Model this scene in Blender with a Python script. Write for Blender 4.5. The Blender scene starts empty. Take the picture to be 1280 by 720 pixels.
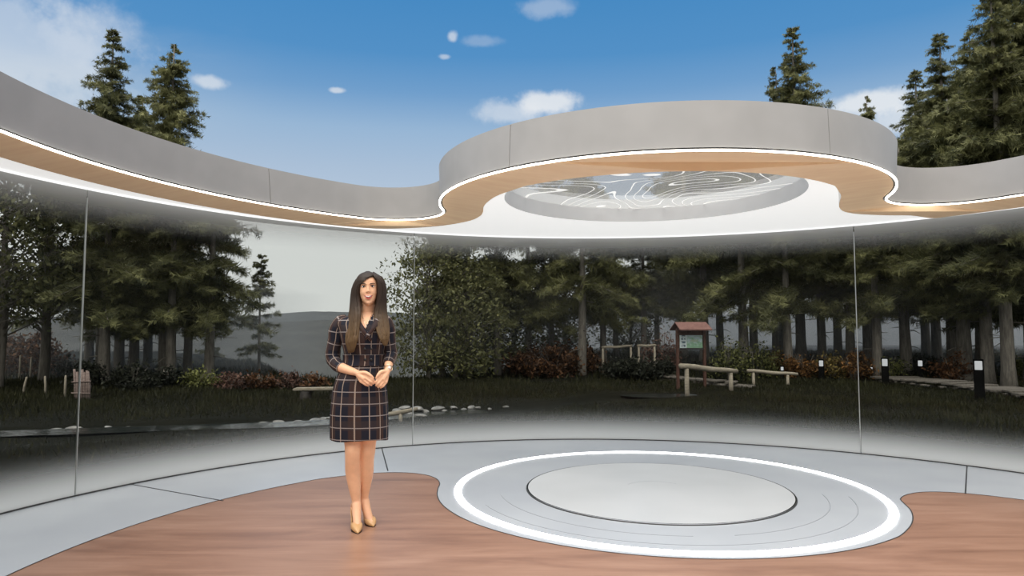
import bpy, bmesh, math, random
import numpy as np
from mathutils import Vector, Matrix
from mathutils.geometry import tessellate_polygon
from math import sin, cos, pi, radians, degrees, atan2, hypot, sqrt, exp

S = bpy.context.scene
C = S.collection

# ------------------------------------------------------------------ camera
cam_d = bpy.data.cameras.new('camera')
cam_d.sensor_width = 36.0
cam_d.lens = 36.0 * 850.0 / 1280.0
cam_d.clip_end = 6000
cam = bpy.data.objects.new('camera', cam_d)
C.objects.link(cam)
cam.location = (0, 0, 1.4)
cam.rotation_euler = (pi / 2 + 0.0652, 0, 0)
S.camera = cam

# ------------------------------------------------------------------ view
S.view_settings.view_transform = 'Standard'
S.view_settings.look = 'None'
S.view_settings.gamma = 1.0
S.view_settings.use_curve_mapping = False
S.view_settings.exposure = 0.0
S.cycles.use_denoising = True
S.cycles.max_bounces = 10
S.cycles.transparent_max_bounces = 24
S.cycles.sample_clamp_indirect = 4.0


class NT:
    """small node-tree writer"""
    def __init__(self, tree):
        self.t = tree
        tree.nodes.clear()

    def n(self, kind, **kw):
        nd = self.t.nodes.new(kind)
        for k, v in kw.items():
            setattr(nd, k, v)
        return nd

    def l(self, a, b):
        self.t.links.new(a, b)

    def put(self, sock, v):
        if isinstance(v, bpy.types.NodeSocket):
            self.l(v, sock)
        elif v is not None:
            sock.default_value = v

    def math(self, op, a, b=None, c=None, clamp=False):
        m = self.n('ShaderNodeMath', operation=op, use_clamp=clamp)
        for i, v in enumerate((a, b, c)):
            self.put(m.inputs[i], v)
        return m.outputs[0]

    def mix(self, f, a, b, blend='MIX'):
        m = self.n('ShaderNodeMix', data_type='RGBA', blend_type=blend)
        self.put(m.inputs[0], f)
        for i, v in ((6, a), (7, b)):
            if isinstance(v, tuple) and len(v) == 3:
                v = v + (1,)
            self.put(m.inputs[i], v)
        return m.outputs[2]

    def ramp(self, f, stops, interp='LINEAR'):
        r = self.n('ShaderNodeValToRGB')
        r.color_ramp.interpolation = interp
        el = r.color_ramp.elements
        while len(el) < len(stops):
            el.new(0.5)
        for e, (p, c) in zip(el, stops):
            e.position = p
            e.color = tuple(c) + (1,) if len(c) == 3 else c
        self.put(r.inputs[0], f)
        return r.outputs[0]

    def smooth(self, v, lo, hi, a=0.0, b=1.0):
        m = self.n('ShaderNodeMapRange', interpolation_type='SMOOTHSTEP')
        self.put(m.inputs[0], v)
        for i, x in ((1, lo), (2, hi), (3, a), (4, b)):
            m.inputs[i].default_value = x
        return m.outputs[0]

    def noise(self, vec, scale, detail=3, rough=0.5, dist=0.0):
        m = self.n('ShaderNodeTexNoise')
        if vec is not None:
            self.l(vec, m.inputs['Vector'])
        m.inputs['Scale'].default_value = scale
        m.inputs['Detail'].default_value = detail
        m.inputs['Roughness'].default_value = rough
        m.inputs['Distortion'].default_value = dist
        return m.outputs[0]

    def mapping(self, vec, scale=(1, 1, 1), rot=(0, 0, 0), loc=(0, 0, 0)):
        m = self.n('ShaderNodeMapping')
        self.l(vec, m.inputs[0])
        m.inputs['Scale'].default_value = scale
        m.inputs['Rotation'].default_value = rot
        m.inputs['Location'].default_value = loc
        return m.outputs[0]


# ------------------------------------------------------------------ sky
world = bpy.data.worlds.new('sky')
S.world = world
world.use_nodes = True
w = NT(world.node_tree)
tc = w.n('ShaderNodeTexCoord')
sep = w.n('ShaderNodeSeparateXYZ')
w.l(tc.outputs['Generated'], sep.inputs[0])
dx, dy, dz = sep.outputs
# elevation in degrees / 90
el = w.math('MULTIPLY', w.math('ARCSINE', dz), 2 / pi)
sky = w.ramp(el, [(0.0, (1.17, 1.20, 1.18)), (0.105, (1.2, 1.24, 1.24)), (0.130, (0.44, 0.55, 0.69)), (0.150, (0.40, 0.52, 0.675)),
                  (0.185, (0.31, 0.465, 0.66)), (0.217, (0.165, 0.345, 0.60)), (0.25, (0.088, 0.28, 0.565)), (0.30, (0.062, 0.25, 0.54)),
                  (0.42, (0.09, 0.27, 0.55)), (0.58, (1.3, 1.32, 1.34)), (1.0, (1.5, 1.5, 1.5))])  # sky overhead, out of view, is whitened as added top fill
# soft high haze towards the left of the view, wispy
vm = w.mapping(tc.outputs['Generated'], (1, 1, 3.2))
wisp = w.smooth(w.noise(vm, 2.6, 6, 0.55, 0.3), 0.42, 0.72)
az = w.math('ARCTAN2', dx, dy)                       # 0 = straight ahead (+Y), negative = left
leftness = w.smooth(az, -0.72, -0.30, 1.0, 0.0)
sky = w.mix(w.math('MULTIPLY', w.math('MULTIPLY', wisp, leftness), 0.55), sky, (0.52, 0.60, 0.68))


def puff(azd, eld, wa, we, amount, col=(0.80, 0.83, 0.86)):
    """one small cloud at a compass bearing and a height in the sky"""
    global sky
    u = w.math('DIVIDE', w.math('SUBTRACT', az, azd), wa)
    v = w.math('DIVIDE', w.math('SUBTRACT', w.math('MULTIPLY', el, pi / 2), eld), we)
    r = w.math('SQRT', w.math('ADD', w.math('MULTIPLY', u, u), w.math('MULTIPLY', v, v)))
    nz = w.noise(tc.outputs['Generated'], 30, 4, 0.6)
    r = w.math('ADD', r, w.math('MULTIPLY', w.math('SUBTRACT', nz, 0.5), 1.3))
    f = w.smooth(r, 0.35, 1.1, amount, 0.0)
    sky = w.mix(f, sky, col)


def sky_at(px, py):
    x = (px - 640) / 850; y = (360 - py) / 850
    c, s = cos(0.0652), sin(0.0652)
    d = Vector((x, c - y * s, s + y * c)).normalized()
    return atan2(d.x, d.y), math.asin(d.z)


for px, py, wx, wy, am in ((260, 102, 24, 8, .6), (421, 113, 11, 4, .6), (566, 46, 8, 8, .55), (556, 71, 9, 4, .45), (600, 52, 30, 8, .2),
                           (682, 128, 50, 18, .85), (640, 140, 60, 16, .5), (1085, 128, 60, 17, .85), (1130, 150, 40, 16, .6), (680, 10, 40, 14, .3),
                           (120, 40, 60, 40, .25), (20, 60, 120, 70, .45)):
    a_, e_ = sky_at(px, py)
    puff(a_, e_, wx / 850, wy / 850, am)
# unseen sky behind the viewpoint, whitened as added soft frontal fill
back = w.smooth(dy, 0.15, -0.35)
sky = w.mix(w.math('MULTIPLY', back, w.smooth(dz, -0.02, 0.15)), sky, (0.85, 0.83, 0.80))
sky = w.mix(w.smooth(dz, 0.0, -0.05), sky, (0.10, 0.105, 0.09))
bg = w.n('ShaderNodeBackground')
w.l(sky, bg.inputs[0])
bg.inputs[1].default_value = 1.0
wo = w.n('ShaderNodeOutputWorld')
w.l(bg.outputs[0], wo.inputs[0])

# ------------------------------------------------------------------ high sun behind thin cloud
sun_d = bpy.data.lights.new('sun', 'SUN')
sun_d.energy = 4.0
sun_d.angle = radians(70)
sun_d.color = (1.0, 0.96, 0.90)
sun = bpy.data.objects.new('sun', sun_d)
C.objects.link(sun)
sun.location = (-30, 20, 30)
sun.rotation_euler = Vector((0.15, 0.42, -0.90)).to_track_quat('-Z', 'Y').to_euler()


# ------------------------------------------------------------------ helpers
def new_mesh(name, verts, faces, mat, parent=None, smooth=True, uv=None, mats=None, midx=None):
    me = bpy.data.meshes.new(name)
    me.from_pydata([tuple(map(float, v)) for v in verts], [], [tuple(map(int, f)) for f in faces])
    if mats:
        for m in mats:
            me.materials.append(m)
        if midx is not None:
            me.polygons.foreach_set('material_index', midx)
    elif mat:
        me.materials.append(mat)
    if uv is not None:
        lay = me.uv_layers.new(name='UVMap')
        li = np.zeros(len(me.loops), dtype=np.int32)
        me.loops.foreach_get('vertex_index', li)
        lay.data.foreach_set('uv', np.asarray(uv, dtype=np.float32)[li].ravel())
    me.polygons.foreach_set('use_smooth', [smooth] * len(me.polygons))
    me.update()
    o = bpy.data.objects.new(name, me)
    C.objects.link(o)
    if parent:
        o.parent = parent
    return o


def np_mesh(name, V, F, mat, parent=None, smooth=False, col=None):
    """fast mesh of equal-sized faces from numpy arrays; col = per-vertex grey/colour attribute"""
    V = np.ascontiguousarray(V, dtype=np.float32)
    F = np.ascontiguousarray(F, dtype=np.int32)
    k = F.shape[1]
    me = bpy.data.meshes.new(name)
    me.vertices.add(len(V))
    me.vertices.foreach_set('co', V.ravel())
    me.loops.add(F.size)
    me.loops.foreach_set('vertex_index', F.ravel())
    me.polygons.add(len(F))
    me.polygons.foreach_set('loop_start', np.arange(0, F.size, k, dtype=np.int32))
    me.polygons.foreach_set('use_smooth', np.full(len(F), smooth))
    if col is not None:
        at = me.attributes.new('tone', 'FLOAT', 'POINT')
        at.data.foreach_set('value', np.asarray(col, dtype=np.float32))
    me.materials.append(mat)
    me.update(calc_edges=True)
    me.validate()
    o = bpy.data.objects.new(name, me)
    C.objects.link(o)
    if parent:
        o.parent = parent
    return o


def tag(o, label=None, cat=None, group=None, kind=None):
    if label:
        o['label'] = label
    if cat:
        o['category'] = cat
    if group:
        o['group'] = group
    if kind:
        o['kind'] = kind
    return o


def struct(o, label=None):
    o['kind'] = 'structure'
    if label:
        o['label'] = label
    return o


def empty(name, loc=(0, 0, 0), rz=0.0, scale=1.0, label=None, cat=None, group=None):
    o = bpy.data.objects.new(name, None)
    o.empty_display_size = 0.1
    C.objects.link(o)
    o.location = loc
    o.rotation_euler = (0, 0, rz)
    o.scale = (scale,) * 3
    return tag(o, label, cat, group)


def copy_tree(o, parent=None):
    c = o.copy()
    C.objects.link(c)
    c.parent = parent
    for ch in list(o.children):
        copy_tree(ch, c)
    return c


class MB:
    """collects simple shapes for ONE mesh"""
    def __init__(self):
        self.v = []
        self.f = []

    def add(self, verts, faces):
        k = len(self.v)
        self.v += [tuple(p) for p in verts]
        self.f += [tuple(i + k for i in f) for f in faces]

    def box(self, c, s, rot=None, bevel=0.0):
        bm = bmesh.new()
        bmesh.ops.create_cube(bm, size=1)
        bmesh.ops.scale(bm, vec=s, verts=bm.verts)
        if bevel:
            bmesh.ops.bevel(bm, geom=list(bm.edges), offset=bevel, segments=2, affect='EDGES')
        if rot is not None:
            bmesh.ops.rotate(bm, matrix=rot, verts=bm.verts)
        bmesh.ops.translate(bm, vec=c, verts=bm.verts)
        bm.verts.index_update()
        self.add([v.co for v in bm.verts], [[v.index for v in f.verts] for f in bm.faces])
        bm.free()

    def tube(self, pts, rad, n=10, cap=True, wob=0.0, rng=None, squash=None):
        pts = [Vector(p) for p in pts]
        if not hasattr(rad, '__len__'):
            rad = [rad] * len(pts)
        rings = []
        prev = None
        for i, p in enumerate(pts):
            t = (pts[min(i + 1, len(pts) - 1)] - pts[max(i - 1, 0)]).normalized()
            if prev is None:
                a = Vector((0, 0, 1)) if abs(t.z) < 0.9 else Vector((0, 1, 0))
                u = t.cross(a).normalized()
            else:
                u = (prev - t * prev.dot(t)).normalized()
            prev = u
            b = t.cross(u)
            ring = []
            for k in range(n):
                th = 2 * pi * k / n
                r = rad[i] * (1 + (rng.uniform(-wob, wob) if rng else 0))
                ring.append(p + u * (r * cos(th)) + b * (r * sin(th)))
            rings.append(ring)
        V = [q for r in rings for q in r]
        F = []
        for i in range(len(rings) - 1):
            for k in range(n):
                a = i * n + k
                b2 = i * n + (k + 1) % n
                F.append((a, b2, b2 + n, a + n))
        if cap:
            F.append(tuple(reversed(range(n))))
            F.append(tuple((len(rings) - 1) * n + k for k in range(n)))
        self.add(V, F)

    def build(self, name, mat, parent=None, smooth=True):
        return new_mesh(name, self.v, self.f, mat, parent, smooth)


def catmull(pts, n=8, closed=False):
    pts = [np.asarray(p, float) for p in pts]
    N = len(pts)
    out = []
    for i in range(N if closed else N - 1):
        p1, p2 = pts[i], pts[(i + 1) % N]
        p0 = pts[(i - 1) % N] if (closed or i > 0) else 2 * p1 - p2
        p3 = pts[(i + 2) % N] if (closed or i + 2 < N) else 2 * p2 - p1
        d01, d12, d23 = [max(np.linalg.norm(b - a), 1e-6) ** 0.5 for a, b in ((p0, p1), (p1, p2), (p2, p3))]
        m1 = (p1 - p0) / d01 - (p2 - p0) / (d01 + d12) + (p2 - p1) / d12
        m2 = (p2 - p1) / d12 - (p3 - p1) / (d12 + d23) + (p3 - p2) / d23
        m1 *= d12
        m2 *= d12
        for k in range(n):
            t = k / n
            out.append((2 * t ** 3 - 3 * t ** 2 + 1) * p1 + (t ** 3 - 2 * t ** 2 + t) * m1 + (-2 * t ** 3 + 3 * t ** 2) * p2 + (t ** 3 - t ** 2) * m2)
    if not closed:
        out.append(pts[-1])
    return np.array(out)


# ------------------------------------------------------------------ materials
def pbr(name, col=(0.5, 0.5, 0.5), rough=0.5, metal=0.0, spec=0.5, emis=None, estr=0.0, coat=0.0):
    m = bpy.data.materials.new(name)
    m.use_nodes = True
    t = NT(m.node_tree)
    b = t.n('ShaderNodeBsdfPrincipled')
    o = t.n('ShaderNodeOutputMaterial')
    t.l(b.outputs[0], o.inputs[0])
    b.inputs['Base Color'].default_value = tuple(col) + (1,)
    b.inputs['Roughness'].default_value = rough
    b.inputs['Metallic'].default_value = metal
    b.inputs['Specular IOR Level'].default_value = spec
    b.inputs['Coat Weight'].default_value = coat
    if emis:
        b.inputs['Emission Color'].default_value = tuple(emis) + (1,)
        b.inputs['Emission Strength'].default_value = estr
    m['_'] = 0
    return m, t, b


def noisy(name, c1, c2, scale, rough=0.7, detail=4, stretch=(1, 1, 1), rot=(0, 0, 0), bump=0.0, coord='Object', metal=0.0, spec=0.4, rng=(0.35, 0.65)):
    m, t, b = pbr(name, c1, rough, metal, spec)
    tcn = t.n('ShaderNodeTexCoord')
    v = t.mapping(tcn.outputs[coord], stretch, rot)
    nz = t.noise(v, scale, detail, 0.6)
    t.l(t.ramp(nz, [(rng[0], c1), (rng[1], c2)]), b.inputs['Base Color'])
    if bump:
        bp_ = t.n('ShaderNodeBump')
        bp_.inputs['Strength'].default_value = bump
        bp_.inputs['Distance'].default_value = 0.02
        t.l(nz, bp_.inputs['Height'])
        t.l(bp_.outputs[0], b.inputs['Normal'])
    return m


def emitter(name, col, strength):
    m = bpy.data.materials.new(name)
    m.use_nodes = True
    t = NT(m.node_tree)
    e = t.n('ShaderNodeEmission')
    e.inputs[0].default_value = tuple(col) + (1,)
    e.inputs[1].default_value = strength
    o = t.n('ShaderNodeOutputMaterial')
    t.l(e.outputs[0], o.inputs[0])
    return m


def foliage(name, dark, light, rough=0.6):
    """leaf colour varied by the per-leaf attribute 'tone', with some light passing through"""
    m = bpy.data.materials.new(name)
    m.use_nodes = True
    t = NT(m.node_tree)
    a = t.n('ShaderNodeAttribute', attribute_name='tone')
    oi = t.n('ShaderNodeObjectInfo')
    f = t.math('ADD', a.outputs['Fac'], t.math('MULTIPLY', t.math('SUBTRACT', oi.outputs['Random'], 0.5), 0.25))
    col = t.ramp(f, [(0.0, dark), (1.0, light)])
    b = t.n('ShaderNodeBsdfPrincipled')
    t.l(col, b.inputs['Base Color'])
    b.inputs['Roughness'].default_value = rough
    b.inputs['Specular IOR Level'].default_value = 0.25
    tr = t.n('ShaderNodeBsdfTranslucent')
    t.l(col, tr.inputs[0])
    mx = t.n('ShaderNodeMixShader')
    mx.inputs[0].default_value = 0.25
    t.l(b.outputs[0], mx.inputs[1])
    t.l(tr.outputs[0], mx.inputs[2])
    o = t.n('ShaderNodeOutputMaterial')
    t.l(mx.outputs[0], o.inputs[0])
    return m


M_white = emitter('led_white', (1.0, 1.0, 1.0), 7.0)
M_grey_metal = noisy('satin_grey_metal', (0.385, 0.385, 0.382), (0.42, 0.42, 0.417), 3, 0.45, 2, spec=0.3)
M_dark = pbr('dark_joint', (0.04, 0.04, 0.04), 0.6)[0]
M_edge_white = pbr('white_edge', (0.8, 0.8, 0.78), 0.4)[0]
# =================================================================== plan of the studio
MX, MY = 0.93, 3.95          # centre of the round room
DX, DY = 1.348, 6.37         # centre of the round stage


def arc(c, r, a0, a1, n):
    t = np.linspace(a0, a1, n)
    return np.c_[c[0] + r * np.cos(t), c[1] + r * np.sin(t)]


def outline(R, D, Rd, rl, rr, nm=700, nf=70, nd=260):
    """the round opening with the round stage biting into it, corners filleted"""
    M = np.array([MX, MY])
    D = np.array(D)
    d = D - M
    L = np.hypot(*d)
    e = d / L
    nr = np.array([-e[1], e[0]])
    F = []
    for s, r in ((1, rl), (-1, rr)):
        a = R - r
        b = Rd + r
        x = (a * a - b * b + L * L) / (2 * L)
        F.append(M + e * x + nr * s * sqrt(a * a - x * x))
    FL, FR = F
    ang = lambda v: atan2(v[1], v[0])

    def up(a0, a1):
        while a1 < a0:
            a1 += 2 * pi
        return a0, a1
    a0, a1 = up(ang(FL - M), ang(FR - M))
    main = arc(M, R, a0, a1, nm)
    b0, b1 = up(ang(FR - M), ang(D - FR))
    fr = arc(FR, rr, b0, b1, nf)
    c0, c1 = ang(FR - D), ang(FL - D)
    while c1 > c0:
        c1 -= 2 * pi
    di = arc(D, Rd, c0, c1, nd)
    e0, e1 = up(ang(D - FL), ang(FL - M))
    fl = arc(FL, rl, e0, e1, nf)
    return np.vstack([main, fr[1:], di[1:], fl[1:-1]])


def ang_arc(c, r, d0, d1, step=2.0):
    n = max(2, int(abs(d1 - d0) / step))
    return arc(c, r, radians(d0), radians(d1), n)


# wooden floor edge: arcs with the softer S-bends between them
floor_line = np.vstack([
    ang_arc((MX, MY), 3.84, 136, 388),
    [(3.969, 6.02), (3.762, 6.08), (3.578, 6.067), (3.392, 5.964), (3.268, 5.823), (3.215, 5.68), (3.15, 5.48), (3.035, 5.25), (2.888, 5.03)],
    ang_arc((DX, DY), 2.065, -50, -142),
    [(-0.43, 5.33), (-0.567, 5.637), (-0.64, 5.935), (-0.665, 6.204), (-0.672, 6.42), (-0.73, 6.63), (-0.864, 6.81), (-1.08, 6.905), (-1.38, 6.88)]])
floor_line = catmull(floor_line, 5, True)
lip_line = outline(3.945, (1.335, 6.37), 2.006, 0.56, 0.56)
top_line = outline(3.915, (1.345, 6.40), 2.03, 0.56, 0.56)
wood_line = np.vstack([
    ang_arc((MX, MY), 4.255, 134, 400),
    [(3.865, 6.53), (3.633, 6.52), (3.305, 6.444), (3.112, 6.314), (2.96, 6.09), (2.845, 5.844), (2.72, 5.56), (2.611, 5.38)],
    ang_arc((1.3, 6.43), 1.718, -46, -134),
    [(0.0, 5.36), (-0.119, 5.567), (-0.208, 5.83), (-0.255, 6.07), (-0.27, 6.32), (-0.31, 6.56), (-0.42, 6.83), (-0.70, 7.13), (-1.05, 7.31), (-1.487, 7.36)]])
wood_line = catmull(wood_line, 5, True)
Z_LIP, Z_WOOD, Z_CEIL, Z_TOP = 2.585, 2.53, 2.665, 2.92
R_WALL = 5.07


def poly(name, loops, zs, mat, flip=False, thick=0.0):
    """flat region bounded by loops (first outer, rest holes), zs one height per loop; optional thickness upwards"""
    P = [[Vector((p[0], p[1], 0)) for p in lp] for lp in loops]
    tri = tessellate_polygon(P)
    V = [(p[0], p[1], z) for lp, z in zip(loops, zs) for p in lp]
    F = []
    for a, b, c in tri:
        va, vb, vc = V[a], V[b], V[c]
        cr = (vb[0] - va[0]) * (vc[1] - va[1]) - (vb[1] - va[1]) * (vc[0] - va[0])
        f = (a, b, c) if cr > 0 else (a, c, b)
        F.append(tuple(reversed(f)) if flip else f)
    if thick:
        n = len(V)
        V += [(x, y, z + thick) for x, y, z in V]
        F += [tuple(reversed([i + n for i in f])) for f in F]
        k = 0
        for lp in loops:
            m = len(lp)
            for i in range(m):
                a, b = k + i, k + (i + 1) % m
                F.append((a, b, b + n, a + n))
            k += m
    return new_mesh(name, V, F, mat, smooth=False)


def band(name, lo, zl, hi, zh, mat, closed=True, thick=0.0, smooth=True):
    """upright strip between two outlines of the same count"""
    n = len(lo)
    V = [(p[0], p[1], zl) for p in lo] + [(p[0], p[1], zh) for p in hi]
    F = []
    for i in range(n if closed else n - 1):
        j = (i + 1) % n
        F.append((i, j, j + n, i + n))
    return new_mesh(name, V, F, mat, smooth=smooth)


def offset(line, d):
    """closed outline moved sideways by d (positive = away from the inside of a counter-clockwise loop)"""
    t = np.roll(line, -1, 0) - np.roll(line, 1, 0)
    t /= np.linalg.norm(t, axis=1, keepdims=True)
    return line + np.c_[t[:, 1], -t[:, 0]] * d


def circle(c, r, n=180):
    return arc(c, r, 0, 2 * pi * (n - 1) / n, n)


def ring(name, c, r0, r1, z0, z1, mat, n=180, a0=None, a1=None):
    """ring (or arc) with a rectangular profile"""
    full = a0 is None
    t = np.linspace(0, 2 * pi * (n - 1) / n, n) if full else np.linspace(a0, a1, n)
    V = []
    for r, z in ((r0, z0), (r1, z0), (r1, z1), (r0, z1)):
        V += [(c[0] + r * cos(a), c[1] + r * sin(a), z) for a in t]
    F = []
    for q in range(4):
        for i in range(n if full else n - 1):
            j = (i + 1) % n
            a, b = q * n, ((q + 1) % 4) * n
            F.append((a + j, a + i, b + i, b + j))
    if not full:
        F.append((0, n, 2 * n, 3 * n))
        F.append((4 * n - 1, 3 * n - 1, 2 * n - 1, n - 1))
    o = new_mesh(name, V, F, mat, smooth=False)
    return o


# ---- floor materials
m, t, b = pbr('reddish_wood_floor', (0.4, 0.22, 0.15), 0.32, coat=0.0, spec=1.0)
tcn = t.n('ShaderNodeTexCoord')
v = t.mapping(tcn.outputs['Object'], (0.55, 3.2, 1), (0, 0, radians(-14)))
g1 = t.noise(v, 1.3, 6, 0.62, 0.6)
v2 = t.mapping(tcn.outputs['Object'], (0.9, 26, 1), (0, 0, radians(-14)))
g2 = t.noise(v2, 2.2, 4, 0.6)
c = t.ramp(g1, [(0.28, (0.205, 0.105, 0.068)), (0.5, (0.335, 0.185, 0.122)), (0.72, (0.43, 0.255, 0.178))])
c = t.mix(t.math('MULTIPLY', t.smooth(g2, 0.35, 0.7), 0.35), c, (0.26, 0.13, 0.085))
t.l(c, b.inputs['Base Color'])
t.l(t.math('ADD', t.math('MULTIPLY', g1, 0.18), 0.26), b.inputs['Roughness'])
M_floor_wood = m

m, t, b = pbr('grey_gloss_floor', (0.5, 0.52, 0.55), 0.24, spec=0.9)
tcn = t.n('ShaderNodeTexCoord')
g = t.noise(tcn.outputs['Object'], 0.9, 2, 0.5)
t.l(t.ramp(g, [(0.35, (0.47, 0.50, 0.545)), (0.65, (0.53, 0.56, 0.60))]), b.inputs['Base Color'])
M_floor_grey = m
M_disc = noisy('pale_grey_disc', (0.60, 0.62, 0.64), (0.66, 0.68, 0.70), 0.8, 0.24, 2, spec=0.9)

M_soffit = noisy('oak_soffit', (0.88, 0.645, 0.41), (0.95, 0.73, 0.48), 2.2, 0.5, 5, (1, 7, 1), (0, 0, 0.3))
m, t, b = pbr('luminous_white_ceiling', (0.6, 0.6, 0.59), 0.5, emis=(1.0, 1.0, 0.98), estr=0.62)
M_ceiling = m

# ---- floor
struct(poly('floor', [floor_line], [0.0], M_floor_wood), 'reddish brown wooden floor inside the grey border')
grey_out = circle((MX, MY), R_WALL + 0.25, 360)
struct(poly('floor_border', [grey_out, floor_line], [0.0, 0.0], M_floor_grey), 'glossy grey floor border along the glass wall')
struct(band('floor_edge', floor_line, -0.01, floor_line, 0.0015, M_dark))
# thin dark line between wood and grey
V = []
outer_l, inner_l = offset(floor_line, 0.004), offset(floor_line, -0.004)
struct(poly('trim_1', [outer_l, inner_l], [0.0025, 0.0025], M_dark))
mb = MB()
for (x0, y0), (x1, y1) in (((-3.62, 6.44), (-2.405, 5.765)), ((-1.60, 8.44), (-1.258, 7.0)), ((4.80, 7.28), (3.945, 6.02))):
    d = Vector((x1 - x0, y1 - y0, 0))
    mb.box(((x0 + x1) / 2, (y0 + y1) / 2, -0.0015), (d.length, 0.012, 0.008), Matrix.Rotation(atan2(d.y, d.x), 3, 'Z'))
struct(mb.build('trim_2', M_dark, smooth=False))
# slab under the floor
struct(ring('floor_slab', (MX, MY), 3.0, R_WALL + 0.25, -0.30, -0.012, M_floor_grey, 240))

# ---- round stage: light ring, low disc, engraved arcs
cr = ring('ring_light', (DX, DY - 0.13), 1.80, 1.862, 0.001, 0.006, M_white, 240)
tag(cr, 'glowing white ring of light set into the round grey stage', 'floor light')
SC = (1.295, 6.20)
disc = empty('stage_disc', (SC[0], SC[1], 0), label='low pale grey disc in the middle of the ring of light', cat='stage platform')
prof = [(0.0, 0.010), (1.135, 0.010), (1.150, 0.0095), (1.156, 0.007), (1.156, 0.0)]
V, F = [], []
n = 180
for r, z in prof[1:]:
    V += [(r * cos(2 * pi * i / n), r * sin(2 * pi * i / n), z) for i in range(n)]
for k in range(len(prof) - 2):
    for i in range(n):
        j = (i + 1) % n
        F.append((k * n + i, k * n + j, (k + 1) * n + j, (k + 1) * n + i)[::-1])
F.append(tuple(range(n)))
new_mesh('top', V, F, M_disc, disc, smooth=False)
r_ = ring('edge_shadow_gap', (0, 0), 1.152, 1.168, 0.0005, 0.0045, M_dark, 180)
r_.parent = disc
r_ = ring('edge_band', (0, 0), 1.150, 1.159, 0.005, 0.0112, pbr('chrome_edge', (0.75, 0.75, 0.76), 0.15, 1.0)[0], 180)
r_.parent = disc
M_engrave = pbr('engraved_line', (0.30, 0.32, 0.35), 0.5)[0]
r_ = ring('engraved_arc', (0, 0), 0.262, 0.270, 0.0095, 0.0106, M_engrave, 60, radians(35), radians(150))
r_.parent = disc
for rr, a0, a1 in ((1.40, 188, 268), (1.40, 280, 352), (1.60, 200, 350)):
    r_ = ring('floor_groove', (SC[0], SC[1] - 0.02), rr, rr + 0.006, 0.0005, 0.0022, M_engrave, 100, radians(a0), radians(a1))
    struct(r_)

# ---- ceiling: white panel, wooden soffit, light lip, fascia, roof
SKY_C, SKY_R = (1.30, 6.34), 1.372
ceil_out = circle((MX, MY), R_WALL + 0.02, 360)
hole = circle(SKY_C, SKY_R, 200)
lip_out = offset(lip_line, 0.06)
struct(poly('ceiling', [ceil_out, lip_out, hole], [Z_CEIL] * 3, M_ceiling, flip=True), 'glowing white ceiling panel above the glass wall')
soff_in = offset(lip_line, 0.022)
struct(poly('ceiling_soffit', [wood_line, soff_in], [Z_WOOD, Z_LIP + 0.004], M_soffit, flip=True), 'warm oak band under the roof edge')
struct(band('ceiling_soffit_edge', wood_line, Z_WOOD, wood_line, Z_CEIL, M_edge_white))
struct(poly('ceiling_shadow_gap', [offset(lip_line, 0.03), offset(lip_line, -0.002)], [Z_LIP + 0.012] * 2, M_dark, flip=True))

lip_a, lip_b = offset(lip_line, 0.004), offset(lip_line, -0.010)
n = len(lip_line)
V = [(p[0], p[1], Z_LIP - 0.006) for p in lip_a] + [(p[0], p[1], Z_LIP - 0.006) for p in lip_b] + [(p[0], p[1], Z_LIP + 0.006) for p in lip_b] + [(p[0], p[1], Z_LIP + 0.006) for p in lip_a]
F = []
for q in range(4):
    for i in range(n):
        j = (i + 1) % n
        F.append((q * n + i, q * n + j, ((q + 1) % 4) * n + j, ((q + 1) % 4) * n + i))
struct(new_mesh('edge_light', V, F, emitter('lip_glow', (1, 0.93, 0.82), 6.0), smooth=False), 'white light strip running along the lower edge of the grey roof fascia')

# fascia panels with narrow joints
joints = [(-2.234, 6.265), (-0.046, 4.857), (2.164, 4.531), (4.55, 5.5), (4.2, 1.8), (1.0, 0.0), (-2.4, 1.8)]
idx = sorted(int(np.argmin(np.hypot(lip_line[:, 0] - x, lip_line[:, 1] - y))) for x, y in joints)
fas_lo, fas_hi = lip_line, top_line
for k, i0 in enumerate(idx):
    i1 = idx[(k + 1) % len(idx)]
    cnt = (i1 - i0) % n
    rows = [(i0 + j) % n for j in range(cnt + 1)]
    a_lo, a_hi = fas_lo[rows].copy(), fas_hi[rows].copy()
    for arr in (a_lo, a_hi):                       # 8 mm joint
        d = arr[1] - arr[0]; arr[0] += d / np.linalg.norm(d) * 0.004
        d = arr[-2] - arr[-1]; arr[-1] += d / np.linalg.norm(d) * 0.004
    t_ = fas_hi[rows]
    nn = len(rows)
    out_lo, out_hi = offset(fas_lo, 0.012)[rows], offset(fas_hi, 0.012)[rows]
    V = [(p[0], p[1], Z_LIP + 0.02) for p in a_lo] + [(p[0], p[1], Z_TOP) for p in a_hi] + [(p[0], p[1], Z_TOP) for p in out_hi] + [(p[0], p[1], Z_LIP + 0.02) for p in out_lo]
    F = []
    for q in range(4):
        for i in range(nn - 1):
            F.append((q * nn + i, q * nn + i + 1, ((q + 1) % 4) * nn + i + 1, ((q + 1) % 4) * nn + i)[::-1])
    F.append((0, nn, 2 * nn, 3 * nn)); F.append((nn - 1, 4 * nn - 1, 3 * nn - 1, 2 * nn - 1))
    struct(new_mesh('ceiling_fascia', V, F, M_grey_metal, smooth=False), 'curved light grey metal fascia panel of the roof edge')
struct(band('ceiling_fascia_backing', offset(lip_line, 0.016), Z_LIP, offset(top_line, 0.016), Z_TOP - 0.005, M_dark))
roof_out = circle((MX, MY), R_WALL + 0.35, 360)
hole_top = circle(SKY_C, SKY_R + 0.01, 200)
struct(poly('roof', [roof_out, offset(top_line, 0.006), hole_top], [Z_TOP - 0.002] * 3, M_grey_metal), 'flat grey roof slab')
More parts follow.
